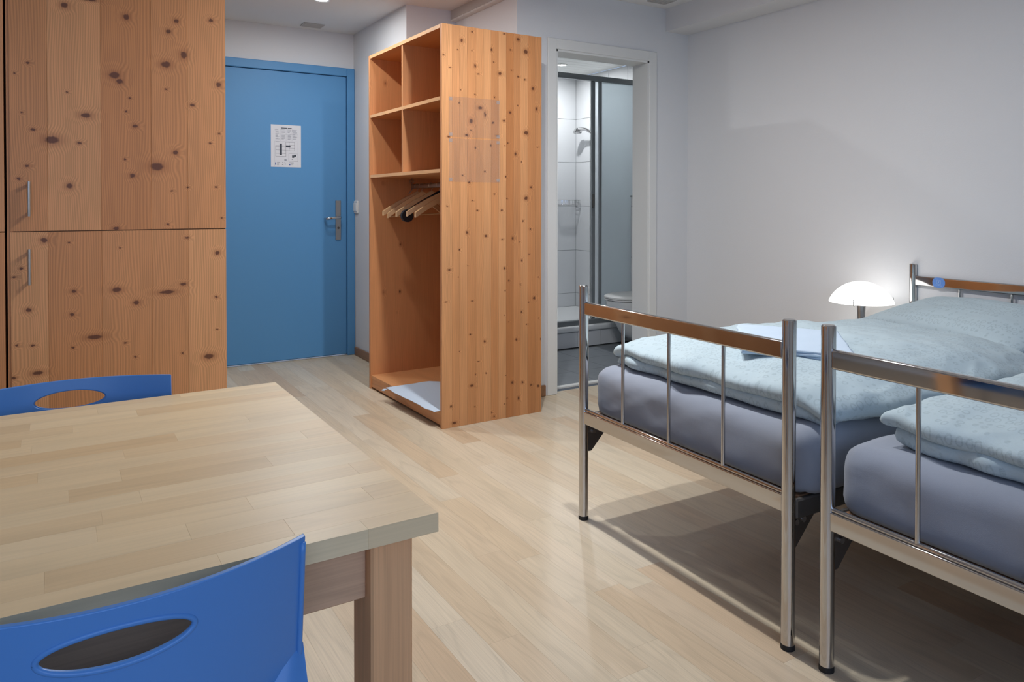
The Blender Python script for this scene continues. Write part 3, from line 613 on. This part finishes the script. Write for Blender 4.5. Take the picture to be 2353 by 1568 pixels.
# wooden coat hangers on the rail (they hang across it)
def wpt(x, y, z): return wd.matrix_basis @ Vector((x, y, z))
bpy.context.view_layer.update()
def hanger(yl, tilt, swing, label, mat='hanger_wood', bar=False, black=False):
    p = Matrix.Translation((1.6296, 3.3681, 0)) @ Matrix.Rotation(WR, 4, 'Z') @ Vector((RX, yl, RZ + 0.014))
    t = thing('coat_hanger', label, 'hanger', p, WR + swing, 'hangers on the wardrobe rail')
    t.rotation_euler = (0, tilt, WR + swing)
    c = [(0.017 * math.cos(a), 0, -0.006 + 0.017 * math.sin(a) - 0.008) for a in [math.radians(q) for q in range(200, -61, -20)]]
    c = [(x, 0, z) for x, _, z in c]
    MB().tube(c + [(0.002, 0, -0.038), (0.0, 0, -0.075)], 0.0018, 8).build('hook', M['nickel'], t, True)
    # curved shoulder piece
    n = 28; v = []; f = []
    for i in range(n + 1):
        s = -1 + 2 * i / n; x = 0.215 * s
        zt = -0.058 - 0.112 * abs(s) ** 1.45 + 0.012 * math.exp(-(s / 0.13) ** 2)
        hgt = 0.036 - 0.008 * abs(s); thk = 0.006 + 0.004 * abs(s); yo = 0.03 * s * s
        for (dy, dz) in ((-thk, 0), (thk, 0), (thk, -hgt), (-thk, -hgt)): v.append((x, yo + dy, zt + dz))
    for i in range(n):
        for k in range(4): f.append((4*i + k, 4*i + (k+1) % 4, 4*i + 4 + (k+1) % 4, 4*i + 4 + k))
    f += [(0, 1, 2, 3), (4*n + 3, 4*n + 2, 4*n + 1, 4*n)]
    MB().add(v, f).build('shoulder', M[mat], t, True, 40)
    if bar: MB().tube([(-0.205, 0.028, -0.19), (0.205, 0.028, -0.19)], 0.004, 8).build('trouser_bar', M[mat], t)
    if black:
        for s in (-1, 1):
            MB().prism([(0.195 * s + 0.036 * math.cos(a * math.pi / 16), -0.185 + 0.036 * math.sin(a * math.pi / 16)) for a in range(32)], 'y', 0.014, 0.038).build('round_end', M[mat], t)
    return t
hanger(0.86, 0.02, 0.10, 'pale wooden coat hanger hanging nearest the rail bracket')
hanger(0.80, -0.05, -0.04, 'pale wooden coat hanger with trouser bar, second from the rail bracket', bar=True)
hanger(0.66, 0.0, 0.05, 'pale wooden coat hanger hanging beside the black one, on the bracket side')
hanger(0.56, -0.03, 0.0, 'black coat hanger with round disc ends', 'black', black=True)
hanger(0.49, 0.02, -0.03, 'pale wooden coat hanger next to the black one, away from the bracket')
hanger(0.40, 0.0, 0.06, 'pale wooden coat hanger hanging deepest toward the plain side panel')

# white cloth lying on the wardrobe floor and over its edge
ct = thing('white_cloth', 'thin white cloth mat with fringed corner lying on the wardrobe floor', 'cloth', (1.6296, 3.3681, 0.083), WR)
v = []; f = []; nx, ny = 26, 40
for i in range(nx + 1):
    for j in range(ny + 1):
        s, q = i / nx, j / ny
        y = 0.026 + 0.585 * q; xf = -0.036 - 0.014 * q + 0.007 * noise.noise(Vector((q * 9, 1.3, 0)))
        xb = 0.50 if q < 0.6 else 0.50 - (q - 0.6) / 0.4 * 0.27
        x = xf + (xb - xf) * s
        yy = y + 0.012 * s * q
        z = 0.0035 + 0.0022 * noise.noise(Vector((x * 16, yy * 16, 0.5)))
        if x < 0.004: z -= 0.10 * (0.004 - x) ** 1.2 * (0.6 + 0.4 * math.sin(q * 11)) 
        v.append((x, yy, max(z, 0.0012 if x > 0 else -1)))
n1 = len(v); v += [(x, y, z + 0.0022) for x, y, z in v]
idx = lambda i, j: i * (ny + 1) + j
for i in range(nx):
    for j in range(ny):
        a, b, c, d_ = idx(i, j), idx(i+1, j), idx(i+1, j+1), idx(i, j+1)
        f += [(a, d_, c, b), (a + n1, b + n1, c + n1, d_ + n1)]
edge = [idx(i, 0) for i in range(nx)] + [idx(nx, j) for j in range(ny)] + [idx(i, ny) for i in range(nx, 0, -1)] + [idx(0, j) for j in range(ny, 0, -1)]
for a, b in zip(edge, edge[1:] + edge[:1]): f.append((a, b, b + n1, a + n1))
MB().add(v, f).build('fabric', M['towel'], ct, True, 60)
mb = MB()
for i in range(9):
    a = math.radians(150 + i * 9); mb.tube([(-0.044, 0.600, -0.002), (-0.044 + 0.016 * math.cos(a), 0.604 + 0.016 * math.sin(a) * 0.8 + 0.01, -0.004), (-0.044 + 0.026 * math.cos(a), 0.606 + 0.022 * math.sin(a) + 0.012, -0.010)], 0.002, 6)
mb.build('fringe', M['towel'], ct, True)

# clear plastic sleeves taped to the wardrobe side
for (z0, z1, lab) in ((1.4735, 1.677, 'empty clear plastic sleeve taped on the wardrobe side, upper of the pair'), (1.246, 1.4665, 'empty clear plastic sleeve taped on the wardrobe side, lower of the pair')):
    t = thing('plastic_sleeve', lab, 'sleeve', Matrix.Translation((1.6296, 3.3681, 0)) @ Matrix.Rotation(WR, 4, 'Z') @ Vector((0.188, 0, z0)), WR)
    h = z1 - z0
    bx('film', -0.149, 0.149, -0.0012, -0.0002, 0, h, M['sleeve'], t)
    for sx in (-1, 1):
        for zz in (0.004, h - 0.020): bx('tape', sx * 0.140 - 0.010, sx * 0.140 + 0.010, -0.0018, -0.0011, zz, zz + 0.016, M['tape'], t)

# ================================================================== dining table
TZ, TT = 0.75, 0.024
tb = thing('dining_table', 'solid birch dining table of glued staves with thick square legs', 'table', (0.3918, 1.6324, 0), math.radians(0.5524))
ty = [1.632, 1.601, 1.550, 1.500, 1.450, 1.405, 1.358, 1.309, 1.260, 1.213, 1.161, 1.111, 1.063, 1.015, 0.966, 0.917, 0.866, 0.836]
ty = [y - 1.6324 + (0.0004 if i == 0 else 0) for i, y in enumerate(ty)]
jt = {1: [0.054], 2: [0.115], 3: [0.012], 6: [0.156], 7: [0.076], 8: [-0.035, 0.339], 9: [0.065], 10: [0.258], 11: [0.081], 12: [0.034, 0.355], 13: [0.198], 14: [0.339], 15: [0.222], 16: [0.300], 4: [-0.06], 5: [-0.045, 0.28], 0: [-0.10, 0.2]}
TL = 1.25
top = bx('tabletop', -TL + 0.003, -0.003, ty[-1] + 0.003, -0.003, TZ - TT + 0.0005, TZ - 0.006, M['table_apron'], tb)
rg = random.Random(5)
for i in range(17):
    js = [j - 0.3918 for j in jt.get(i, [])]; lo = min(js + [0.0]) if js else -0.1
    xx = sorted(js); p = xx[0] if xx else -0.2
    while p > -TL + 0.12:
        p -= rg.uniform(0.16, 0.34)
        if p > -TL + 0.05: xx.append(p)
    xx = sorted(set([-TL, 0.0] + xx))
    for a, b in zip(xx, xx[1:]):
        MB().box(a + 0.00003, b - 0.00003, ty[i+1] + 0.00003, ty[i] - 0.00003, TZ - TT, TZ, 0.00015).build('stave', M['table'], top)
y_f = ty[-1]
for (xa, xb, ya, yb) in ((-0.079, -0.024, y_f + 0.024, y_f + 0.089), (-0.079, -0.024, -0.089, -0.024), (-TL + 0.024, -TL + 0.079, y_f + 0.024, y_f + 0.089), (-TL + 0.024, -TL + 0.079, -0.089, -0.024)):
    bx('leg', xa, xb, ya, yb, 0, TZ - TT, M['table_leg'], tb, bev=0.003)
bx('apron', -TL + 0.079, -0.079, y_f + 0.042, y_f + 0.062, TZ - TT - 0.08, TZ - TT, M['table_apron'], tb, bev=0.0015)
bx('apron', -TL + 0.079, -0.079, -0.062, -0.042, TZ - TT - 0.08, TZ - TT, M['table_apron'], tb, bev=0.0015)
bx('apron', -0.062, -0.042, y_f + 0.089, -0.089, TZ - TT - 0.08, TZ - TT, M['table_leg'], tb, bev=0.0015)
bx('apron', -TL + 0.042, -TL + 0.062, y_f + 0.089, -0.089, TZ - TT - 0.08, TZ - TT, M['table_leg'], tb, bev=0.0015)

# ================================================================== blue plastic chairs
def chair(loc, rz, label):
    t = thing('plastic_chair', label, 'chair', loc, rz, 'blue chairs at the dining table')
    ZT, Wd, BOW, LEAN, ZB = 0.78, 0.1797, 0.055, 0.13, 0.44
    def S(a, z, o=0.0):      # outward = +y in chair space
        bow = BOW * (1 - (a / Wd) ** 2) * (1.0 if z > 0.6 else 0.75 + 0.25 * (z - ZB) / (0.6 - ZB))
        return (a, bow - LEAN * (ZT - z) + o, z)
    # back shell: rings from the grip slot out to the outline
    N, K = 144, 9; sz, sl, shh = 0.7415, 0.062, 0.0175; rings = []
    for r in range(K):
        g_ = r / (K - 1); ring = []
        for k in range(N):
            th = 2 * math.pi * k / N; cx_, sy_ = math.cos(th), math.sin(th)
            ex, ez = sl * cx_, sz + shh * math.copysign(abs(sy_) ** 0.95, sy_)
            dx, dz = cx_ * 0.10, sy_ * (0.055 if sy_ > 0 else 0.13)
            up_, dn_ = ZT - sz, sz - ZB; cand = []
            if abs(dx) > 1e-9: cand.append(Wd / abs(dx))
            if dz > 1e-9: cand.append(up_ / dz)
            if dz < -1e-9: cand.append(dn_ / -dz)
            m_ = min(cand); ox, oz = dx * m_, sz + dz * m_
            # snap to the outline corners
            for (qx, qz) in ((Wd, ZT), (-Wd, ZT), (Wd, ZB), (-Wd, ZB)):
                if math.hypot(ox - qx, oz - qz) < 0.004: ox, oz = qx, qz
            ring.append((ex + (ox - ex) * g_ ** 1.3, ez + (oz - ez) * g_ ** 1.3))
        rings.append(ring)
    v = []; f = []; th_ = 0.0075
    for side in (0, 1):
        for ring in rings:
            for (a, z) in ring: v.append(S(a, z, 0.0 if side == 0 else -th_))
    for side in (0, 1):
        o = side * K * N
        for r in range(K - 1):
            for k in range(N): f.append((o + r*N + k, o + r*N + (k+1) % N, o + (r+1)*N + (k+1) % N, o + (r+1)*N + k))
    for r in (0, K - 1):
        for k in range(N): f.append((r*N + k, r*N + (k+1) % N, K*N + r*N + (k+1) % N, K*N + r*N + k))
    b = MB().add(v, f).build('backrest', M['blue_plastic'], t, True, 50)
    bv = b.modifiers.new('edge', 'BEVEL'); bv.width = 0.0022; bv.segments = 3; bv.limit_method = 'ANGLE'; bv.angle_limit = math.radians(50)
    # raised flanges round the outline and the slot
    for sx in (-1, 1):
        pts = [S(sx * (Wd - 0.0035), z, 0.0004) for z in [ZT - 0.006 - i * (ZT - 0.62) / 12 for i in range(13)]]
        MB().tube(pts, 0.0034, 8).build('side_rib', M['blue_plastic'], b, True)
    slot = [S((sl + 0.0015) * math.cos(a * math.pi / 36), sz + (shh + 0.0015) * math.sin(a * math.pi / 36), -0.0012) for a in range(73)]
    MB().tube(slot, 0.0030, 8, cap=False).build('grip_rim', M['blue_plastic'], b, True)
    # leg sockets swelling out of the lower back corners
    for sx in (-1, 1):
        v = []; f = []; lv = [(0.655, 0.000, 0.013), (0.640, 0.010, 0.030), (0.615, 0.026, 0.055), (0.58, 0.034, 0.075), (0.50, 0.040, 0.085), (0.44, 0.042, 0.085)]
        for (z, pr, wd_) in lv:
            for q in range(9):
                u_ = q / 8; a = Wd + 0.002 - wd_ * u_; bl = math.sin(math.pi * min(1.0, 0.25 + 0.75 * (1 - u_)) * 0.5) ** 0.7 if u_ > 0.5 else 1.0
                v.append((sx * a, S(min(a, Wd), z)[1] - 0.002 + pr * max(0.0, 1 - u_ ** 2.2), z))
            for q in range(9):
                u_ = 1 - q / 8; a = Wd + 0.002 - wd_ * u_
                v.append((sx * a, S(min(a, Wd), z)[1] - 0.009, z))
        n = 18
        for i in range(len(lv) - 1):
            for k in range(n): f.append((i*n + k, i*n + (k+1) % n, (i+1)*n + (k+1) % n, (i+1)*n + k))
        f += [tuple(range(n)), tuple((len(lv)-1)*n + k for k in range(n))]
        MB().add(v, f).build('leg_socket', M['blue_plastic'], t, True, 40)
    # seat
    v = []; f = []; ns = 20
    for i in range(ns + 1):
        for j in range(ns + 1):
            a, q = -1 + 2 * i / ns, j / ns
            xw = 0.19 * math.copysign(abs(a) ** 0.9, a); yy = 0.012 - 0.41 * q
            if j == 0: yy = S(max(-Wd, min(Wd, xw)), 0.45)[1] - 0.004
            z = 0.452 - 0.018 * (1 - a * a) * math.sin(math.pi * min(1, q * 1.1)) - 0.03 * max(0, q - 0.85) / 0.15 * max(0, q - 0.85) / 0.15
            v.append((xw, yy, z))
    n1 = len(v); v += [(x, y, z - 0.008) for x, y, z in v]; w1 = ns + 1
    for i in range(ns):
        for j in range(ns):
            a, b_, c, d_ = i*w1 + j, (i+1)*w1 + j, (i+1)*w1 + j + 1, i*w1 + j + 1
            f += [(a, b_, c, d_), (a + n1, d_ + n1, c + n1, b_ + n1)]
    ed = [i*w1 for i in range(ns)] + [ns*w1 + j for j in range(ns)] + [i*w1 + ns for i in range(ns, 0, -1)] + [j for j in range(ns, 0, -1)]
    for a, b_ in zip(ed, ed[1:] + ed[:1]): f.append((a, b_, b_ + n1, a + n1))
    MB().add(v, f).build('seat', M['blue_plastic'], t, True, 50)
    for (xa, ya, xb, yb, zt_) in ((0.165, 0.012, 0.185, 0.065, 0.46), (-0.165, 0.012, -0.185, 0.065, 0.46), (0.15, -0.34, 0.18, -0.385, 0.436), (-0.15, -0.34, -0.18, -0.385, 0.436)):
        lg = MB().tube([(xa, ya, zt_), (xb, yb, 0.012)], 0.011, 14).build('leg', M['steel'], t, True, 40)
        MB().tube([(xb, yb, 0.014), (xb, yb, 0.0)], 0.013, 14).build('foot', M['rubber'], lg, True, 40)
    return t
chair((0.0412, 0.7905, 0), math.pi, 'blue plastic chair whose back with long grip slot hides the table front edge')
chair((0.0126, 1.6886, 0), -0.006, 'blue plastic chair on the cabinet side of the table')

# ================================================================== beds
B_W, B_L, B_H, RT, BRT = 0.8992, 1.9672, 0.8436, 0.7849, 0.4029
def bed(loc, rz, label, sticker=False):
    t = thing('metal_bed', label, 'bed', loc, rz, 'steel single beds')
    r = 0.0172
    for x, hb in ((0.0, 0), (B_L, 1)):
        for y in (0.0, -B_W):
            p = MB().lathe([(0.0155, 0.012), (r, 0.014), (r, B_H - 0.004), (r - 0.003, B_H - 0.001), (0.002, B_H)], (x, y, 0), 36).build('post', M['chrome'], t, True, 35)
            MB().lathe([(0.0178, 0.0), (0.0180, 0.010), (0.0165, 0.014)], (x, y, 0), 28).build('rubber_foot', M['rubber'], p, True, 40)
        MB().box(x - 0.010, x + 0.010, -B_W + r - 0.004, -r + 0.004, RT - 0.047, RT, 0.006, 4).build('top_rail', M['chrome'], t, True).modifiers.new('flat_faces', 'WEIGHTED_NORMAL')
        MB().box(x - 0.010, x + 0.010, -B_W + r - 0.004, -r + 0.004, BRT - 0.055, BRT - 0.010, 0.003, 3).tube([(x, -B_W + r - 0.004, BRT - 0.006), (x, -r + 0.004, BRT - 0.006)], 0.0062, 14).build('bottom_rail', M['chrome'], t, True, 50).modifiers.new('flat_faces', 'WEIGHTED_NORMAL').keep_sharp = True
        for k in (1, 2, 3):
            MB().tube([(x, -B_W * k / 4, BRT - 0.004), (x, -B_W * k / 4, RT - 0.044)], 0.0056, 14).build('spindle', M['chrome'], t, True, 40)
        s = 1 if hb == 0 else -1
        for y in (0.0, -B_W):
            iy = -1 if y == 0 else 1      # inwards
            br = MB().prism([(x + s * 0.012, BRT - 0.058), (x + s * 0.125, BRT - 0.058), (x + s * 0.028, 0.245), (x + s * 0.012, 0.245)], 'y', y + iy * 0.004, y + iy * 0.009).build('corner_bracket', M['dark_steel'], t)
            for cxx, czz in ((0.035, 0.315), (0.062, 0.318)):
                MB().tube([(x + s * cxx, y + iy * 0.001, czz), (x + s * cxx, y + iy * 0.017, czz)], 0.008, 10).build('bolt', M['chrome'], br, True, 40)
    for y in (0.0, -B_W):
        iy = -1 if y == 0 else 1
        mb = MB().box(0.020, B_L - 0.020, min(y - iy * 0.010, y + iy * 0.006), max(y - iy * 0.010, y + iy * 0.006), BRT - 0.074, BRT - 0.024, 0.004)
        mb.box(0.020, B_L - 0.020, min(y, y + iy * 0.034), max(y, y + iy * 0.034), BRT - 0.040, BRT - 0.036)
        mb.build('side_rail', M['grey_paint'], t, False)
    for i in range(13):
        x = 0.08 + i * 0.150
        bx('slat', x - 0.032, x + 0.032, -B_W + 0.008, -0.008, BRT - 0.036, BRT - 0.024, M['slat'], t, bev=0.002)
    if sticker:
        st_ = MB(); n = 40
        pts = [(-0.132 + 0.030 * math.copysign(abs(math.cos(a)) ** 0.75, math.cos(a)), 0.7615 + 0.0245 * math.copysign(abs(math.sin(a)) ** 0.8, math.sin(a))) for a in [2 * math.pi * k / n for k in range(n)]]
        stk = st_.prism(pts, 'x', B_L - 0.0108, B_L - 0.0100).build('sticker', M['sticker_blue'], t)
        mb = MB(); xa, xb = B_L - 0.0113, B_L - 0.0107
        for (ya, yb, za, zb) in ((-0.142, -0.123, 0.7730, 0.7742), (-0.142, -0.123, 0.7545, 0.7557), (-0.1242, -0.123, 0.7545, 0.7742), (-0.142, -0.1408, 0.7545, 0.7742), (-0.137, -0.129, 0.7665, 0.7675), (-0.137, -0.129, 0.7605, 0.7615), (-0.134, -0.131, 0.7600, 0.7675), (-0.152, -0.114, 0.7790, 0.7798), (-0.118, -0.113, 0.7480, 0.7520), (-0.126, -0.1195, 0.7485, 0.7500), (-0.136, -0.128, 0.7478, 0.7490), (-0.148, -0.1375, 0.7470, 0.7482)):
            mb.box(xa, xb, ya, yb, za, zb)
        mb.build('print', M['sticker_white'], stk)
        stk['label'] = 'blue oval sticker with small white square symbol'
    return t
M['slat'] = wood('bent_beech_slat', 1, [(0, lin(150, 112, 84)), (1, lin(160, 122, 92))], rnd=False)
BED1 = ((1.6011, 2.1452, 0), math.radians(-1.4515)); BED2 = ((1.5856, 1.1389, 0), math.radians(-1.1703))
bed(*BED1, 'shiny steel single bed with blue oval sticker on its headboard rail', True)
bed(*BED2, 'shiny steel single bed without sticker, parallel beside the sticker bed')
def on_bed(b, x, y, z):
    p = Matrix.Rotation(b[1], 4, 'Z') @ Vector((x, y, 0)); return (b[0][0] + p.x, b[0][1] + p.y, z)

def mattress(b, label, seed):
    x0, x1, y0, y1, z0, z1 = 0.0, 1.885, -0.465, 0.465, 0.0, 0.172
    nx, ny, nz, r = 90, 48, 10, 0.055
    t = bpy.data.meshes.new('mattress'); bm = bmesh.new()
    bmesh.ops.create_cube(bm, size=1)
    bm.free()
    v = []; f = []; ids = {}
    def P(i, j, k):
        key = (i, j, k)
        if key in ids: return ids[key]
        x, y, z = x0 + (x1 - x0) * i / nx, y0 + (y1 - y0) * j / ny, z0 + (z1 - z0) * k / nz
        c = Vector((min(max(x, x0 + r), x1 - r), min(max(y, y0 + r), y1 - r), min(max(z, z0 + r * 0.6), z1 - r)))
        d = Vector((x, y, z)) - c
        if d.length > 1e-6: p = c + d.normalized() * min(r, max(abs(d.x), abs(d.y), abs(d.z)))
        else: p = Vector((x, y, z))
        w_ = noise.noise(Vector((p.x * 7, p.y * 7 + seed, p.z * 10))) * 0.006
        # stretched folds of the fitted sheet on the sides
        if z < z1 - 0.005:
            s_ = p.y if i in (0, nx) else p.x
            w_ += 0.007 * max(0, noise.noise(Vector((s_ * 3.2 + seed, p.z * 9 - s_ * 2.5, 2.0)))) + 0.003 * noise.noise(Vector((s_ * 14 + p.z * 30, seed, 4.0)))
        nrm = d.normalized() if d.length > 1e-6 else Vector((0, 0, 1 if k > nz / 2 else -1))
        if k == 0: nrm = Vector((0, 0, 0))
        p += nrm * w_
        ids[key] = len(v); v.append(p); return ids[key]
    for i in range(nx):
        for j in range(ny):
            f.append((P(i, j, nz), P(i+1, j, nz), P(i+1, j+1, nz), P(i, j+1, nz))); f.append((P(i, j, 0), P(i, j+1, 0), P(i+1, j+1, 0), P(i+1, j, 0)))
    for k in range(nz):
        for i in range(nx):
            f.append((P(i, 0, k), P(i+1, 0, k), P(i+1, 0, k+1), P(i, 0, k+1))); f.append((P(i, ny, k), P(i, ny, k+1), P(i+1, ny, k+1), P(i+1, ny, k)))
        for j in range(ny):
            f.append((P(0, j, k), P(0, j, k+1), P(0, j+1, k+1), P(0, j+1, k))); f.append((P(nx, j, k), P(nx, j+1, k), P(nx, j+1, k+1), P(nx, j, k+1)))
    o = MB().add(v, f).build('mattress', M['sheet'], None, True)
    o.location = on_bed(b, 0.042, -0.455, 0.379); o.rotation_euler = (0, 0, b[1])
    return tag(o, label, 'mattress', 'mattresses on the steel beds')
mattress(BED1, 'mattress in grey fitted sheet on the bed with the blue sticker', 3.0)
mattress(BED2, 'mattress in grey fitted sheet on the bed without sticker', 9.0)

def soft_slab(v, f, x0, x1, y0, y1, midf, topf, botf, r, nx=90, ny=70, sq=0.10, amp=0.0, seed=0.0, wav=0.012):
    base = len(v); cs = lambda t: 0.5 - 0.5 * math.cos(math.pi * t) if True else t
    ids = {}
    def emit(i, j, side):
        key = (i, j, side if 0 < i < nx and 0 < j < ny else 0)
        if key in ids: return ids[key]
        s, q = -1 + 2 * (0.35 * i / nx + 0.65 * cs(i / nx)), -1 + 2 * (0.35 * j / ny + 0.65 * cs(j / ny))
        X = s * math.sqrt(1 - sq * q * q); Y = q * math.sqrt(1 - sq * s * s)
        wx = wav * noise.noise(Vector((s * 2.0 + seed, q * 3.5, 1.0))); wy_ = wav * noise.noise(Vector((s * 4.5, q * 2.0 + seed, 7.0)))
        x = (x0 + x1) / 2 + (x1 - x0) / 2 * X + wx; y = (y0 + y1) / 2 + (y1 - y0) / 2 * Y + wy_
        e = min((1 - abs(s)) * (x1 - x0) / 2, (1 - abs(q)) * (y1 - y0) / 2)
        ee = min(1, e / r); pr = math.sqrt(max(0.0, 1 - (1 - ee) ** 2))
        m = midf(x, y)
        nz_ = amp * (noise.noise(Vector((x * 6 + seed, y * 6, 0.3))) + 0.5 * noise.noise(Vector((x * 17, y * 15 + seed, 2.1))))
        nz_ += amp * 0.9 * max(0, 0.5 - abs(noise.noise(Vector((x * 5 - y * 3 + seed, y * 9, 5.0)))) * 3) * (1 - 0.6 * min(1, e / 0.15))
        z = m + pr * (topf(x, y) + nz_) if side == 0 else m - pr * botf(x, y)
        if pr == 0: z = m
        ids[key] = len(v); v.append((x, y, z)); return ids[key]
    for i in range(nx):
        for j in range(ny):
            f.append((emit(i, j, 0), emit(i+1, j, 0), emit(i+1, j+1, 0), emit(i, j+1, 0)))
            f.append((emit(i, j, 1), emit(i, j+1, 1), emit(i+1, j+1, 1), emit(i+1, j, 1)))
def sstep(a, b, x): t = min(1, max(0, (x - a) / (b - a))); return t * t * (3 - 2 * t)

def duvet(b, label, seed, x0, x1, ya, yb):
    """two folded layers; x along the bed from the foot, y across (0 = far side rail)"""
    v = []; f = []
    def droop(y):    # the edges hang over the rounded mattress edge
        return 0.030 * sstep(-0.10, 0.03, y) + 0.022 * sstep(-0.83, -0.95, y)
    soft_slab(v, f, x0 + 0.012, x1 - 0.02, ya + 0.030, yb - 0.004, lambda x, y: 0.579 - 0.006 * sstep(0.75, 1.15, x) - droop(y) + 0.008 * noise.noise(Vector((y * 5 + seed, x * 3, 0))),
              lambda x, y: 0.020, lambda x, y: 0.024, 0.030, amp=0.010, seed=seed + 3, wav=0.030)
    soft_slab(v, f, x0, x1, ya, yb, lambda x, y: 0.616 - 0.026 * sstep(0.85, 1.25, x) - droop(y) * 1.25 + 0.010 * noise.noise(Vector((y * 4.5 + seed * 2, x * 3, 4))) - 0.012 * sstep(-0.80, -0.95, y),
              lambda x, y: 0.020 + 0.030 * sstep(0.0, 0.32, x - x0) * sstep(0.0, 0.30, yb - y) * sstep(0.0, 0.30, y - ya) + 0.012 * sstep(0, 0.2, x - x0), lambda x, y: 0.027, 0.040, amp=0.010, seed=seed, wav=0.020, nx=120, ny=90)
    o = MB().add(v, f).build('duvet', M['duvet'], None, True)
    o.location = on_bed(b, 0, 0, 0.0); o.rotation_euler = (0, 0, b[1])
    return tag(o, label, 'duvet', 'folded ring print duvets')
duvet(BED1, 'pale ring print duvet folded on the bed with the blue sticker', 1.0, 0.075, 1.30, -0.955, 0.005)
duvet(BED2, 'pale ring print duvet folded on the bed without sticker', 5.0, 0.085, 1.20, -0.93, -0.045)

# pillow leaning up to the headboard of the first bed
v = []; f = []
def pillow():
    nx, ny = 60, 70; L, Wp, Tp = 0.48, 0.82, 0.088; ids = {}
    def E(i, j, side):
        key = (i, j, side if 0 < i < nx and 0 < j < ny else 0)
        if key in ids: return ids[key]
        s, q = -1 + 2 * i / nx, -1 + 2 * j / ny
        pin = 1 - 0.075 * (1 - q * q) * abs(s) ** 3; pin2 = 1 - 0.06 * (1 - s * s) * abs(q) ** 3
        x, y = s * L / 2 * pin, q * Wp / 2 * pin2
        h = ((1 - s ** 2) ** 0.42) * ((1 - q ** 2) ** 0.42) if abs(s) < 1 and abs(q) < 1 else 0
        nz_ = 0.008 * noise.noise(Vector((x * 8, y * 8, 3))) + 0.005 * noise.noise(Vector((x * 20, y * 6, 1)))
        z = h * (Tp + nz_) * (1 if side == 0 else -0.75)
        z += 0.050 * sstep(-0.24, 0.20, x) - 0.020 * (abs(q) ** 3)
        ids[key] = len(v); v.append((x, y, z)); return ids[key]
    for i in range(nx):
        for j in range(ny):
            f.append((E(i, j, 0), E(i+1, j, 0), E(i+1, j+1, 0), E(i, j+1, 0))); f.append((E(i, j, 1), E(i, j+1, 1), E(i+1, j+1, 1), E(i+1, j, 1)))
pillow()
pw = MB().add(v, f).build('pillow', M['duvet'], None, True)
pw.location = on_bed(BED1, 1.660, -0.44, 0.606); pw.rotation_euler = (0, 0, BED1[1] + math.radians(-14))
tag(pw, 'pale ring print pillow leaning at the headboard with the blue sticker', 'pillow')

# folded white towel on the first duvet
tw = thing('folded_towel', 'folded white towel lying on the ring print duvet', 'towel', on_bed(BED1, 0.425, -0.555, 0.676), BED1[1] + math.radians(-45))
tw.rotation_euler = (math.radians(3), math.radians(2), BED1[1] + math.radians(-45))
for i, (dx, dy) in enumerate(((0, 0), (0.004, -0.004), (-0.003, -0.002))):
    vv = []; ff = []
    soft_slab(vv, ff, -0.165 + dx, 0.165 + dx, -0.165 + dy, 0.165 + dy, lambda x, y: 0.006 + i * 0.0085, lambda x, y: 0.0048, lambda x, y: 0.0048, 0.008, 40, 40, 0.02, 0.003, i * 2.0, 0.006)
    MB().add(vv, ff).build('fold', M['towel'], tw, True)

# ================================================================== bedside table and lamp
bt = thing('bedside_table', 'small bedside table under the dome lamp beside the headboard', 'table', (3.37, 2.36, 0))
bx('top', -0.19, 0.19, -0.17, 0.17, 0.43, 0.45, M['white_trim'], bt, bev=0.003)
bx('shelf', -0.18, 0.18, -0.16, 0.16, 0.16, 0.175, M['white_trim'], bt, bev=0.002)
for sx in (-1, 1):
    for sy in (-1, 1): bx('leg', sx * 0.17 - 0.014, sx * 0.17 + 0.014, sy * 0.15 - 0.014, sy * 0.15 + 0.014, 0, 0.43, M['white_trim'], bt, bev=0.002)
LX, LY = 3.38, 2.246
lt = thing('table_lamp', 'lit table lamp with white glass dome shade on a metal stem', 'lamp', (LX, LY, 0.45))
MB().lathe([(0.001, 0.0), (0.075, 0.0), (0.075, 0.008), (0.03, 0.016), (0.013, 0.022), (0.014, 0.06), (0.021, 0.19), (0.021, 0.215), (0.002, 0.216)], n=32).build('stem', M['steel'], lt, True, 40)
prof = []
for i in range(17):
    a = math.radians(68.2 * i / 16); prof.append((0.1595 * math.sin(a) + 0.0005, 0.303 - 0.1595 * (1 - math.cos(a))))
prof += [(0.1475, 0.199), (0.14, 0.198), (0.02, 0.206)]
MB().lathe(prof, n=48).build('shade', M['shade'], lt, True, 60)
for a in (math.radians(200), math.radians(320), math.radians(80)):
    c, s = math.cos(a), math.sin(a)
    MB().tube([(0.02 * c, 0.02 * s, 0.198), (0.136 * c, 0.136 * s, 0.193), (0.151 * c, 0.151 * s, 0.200), (0.148 * c, 0.148 * s, 0.226)], 0.0016, 6).build('clip', M['steel'], lt, True)
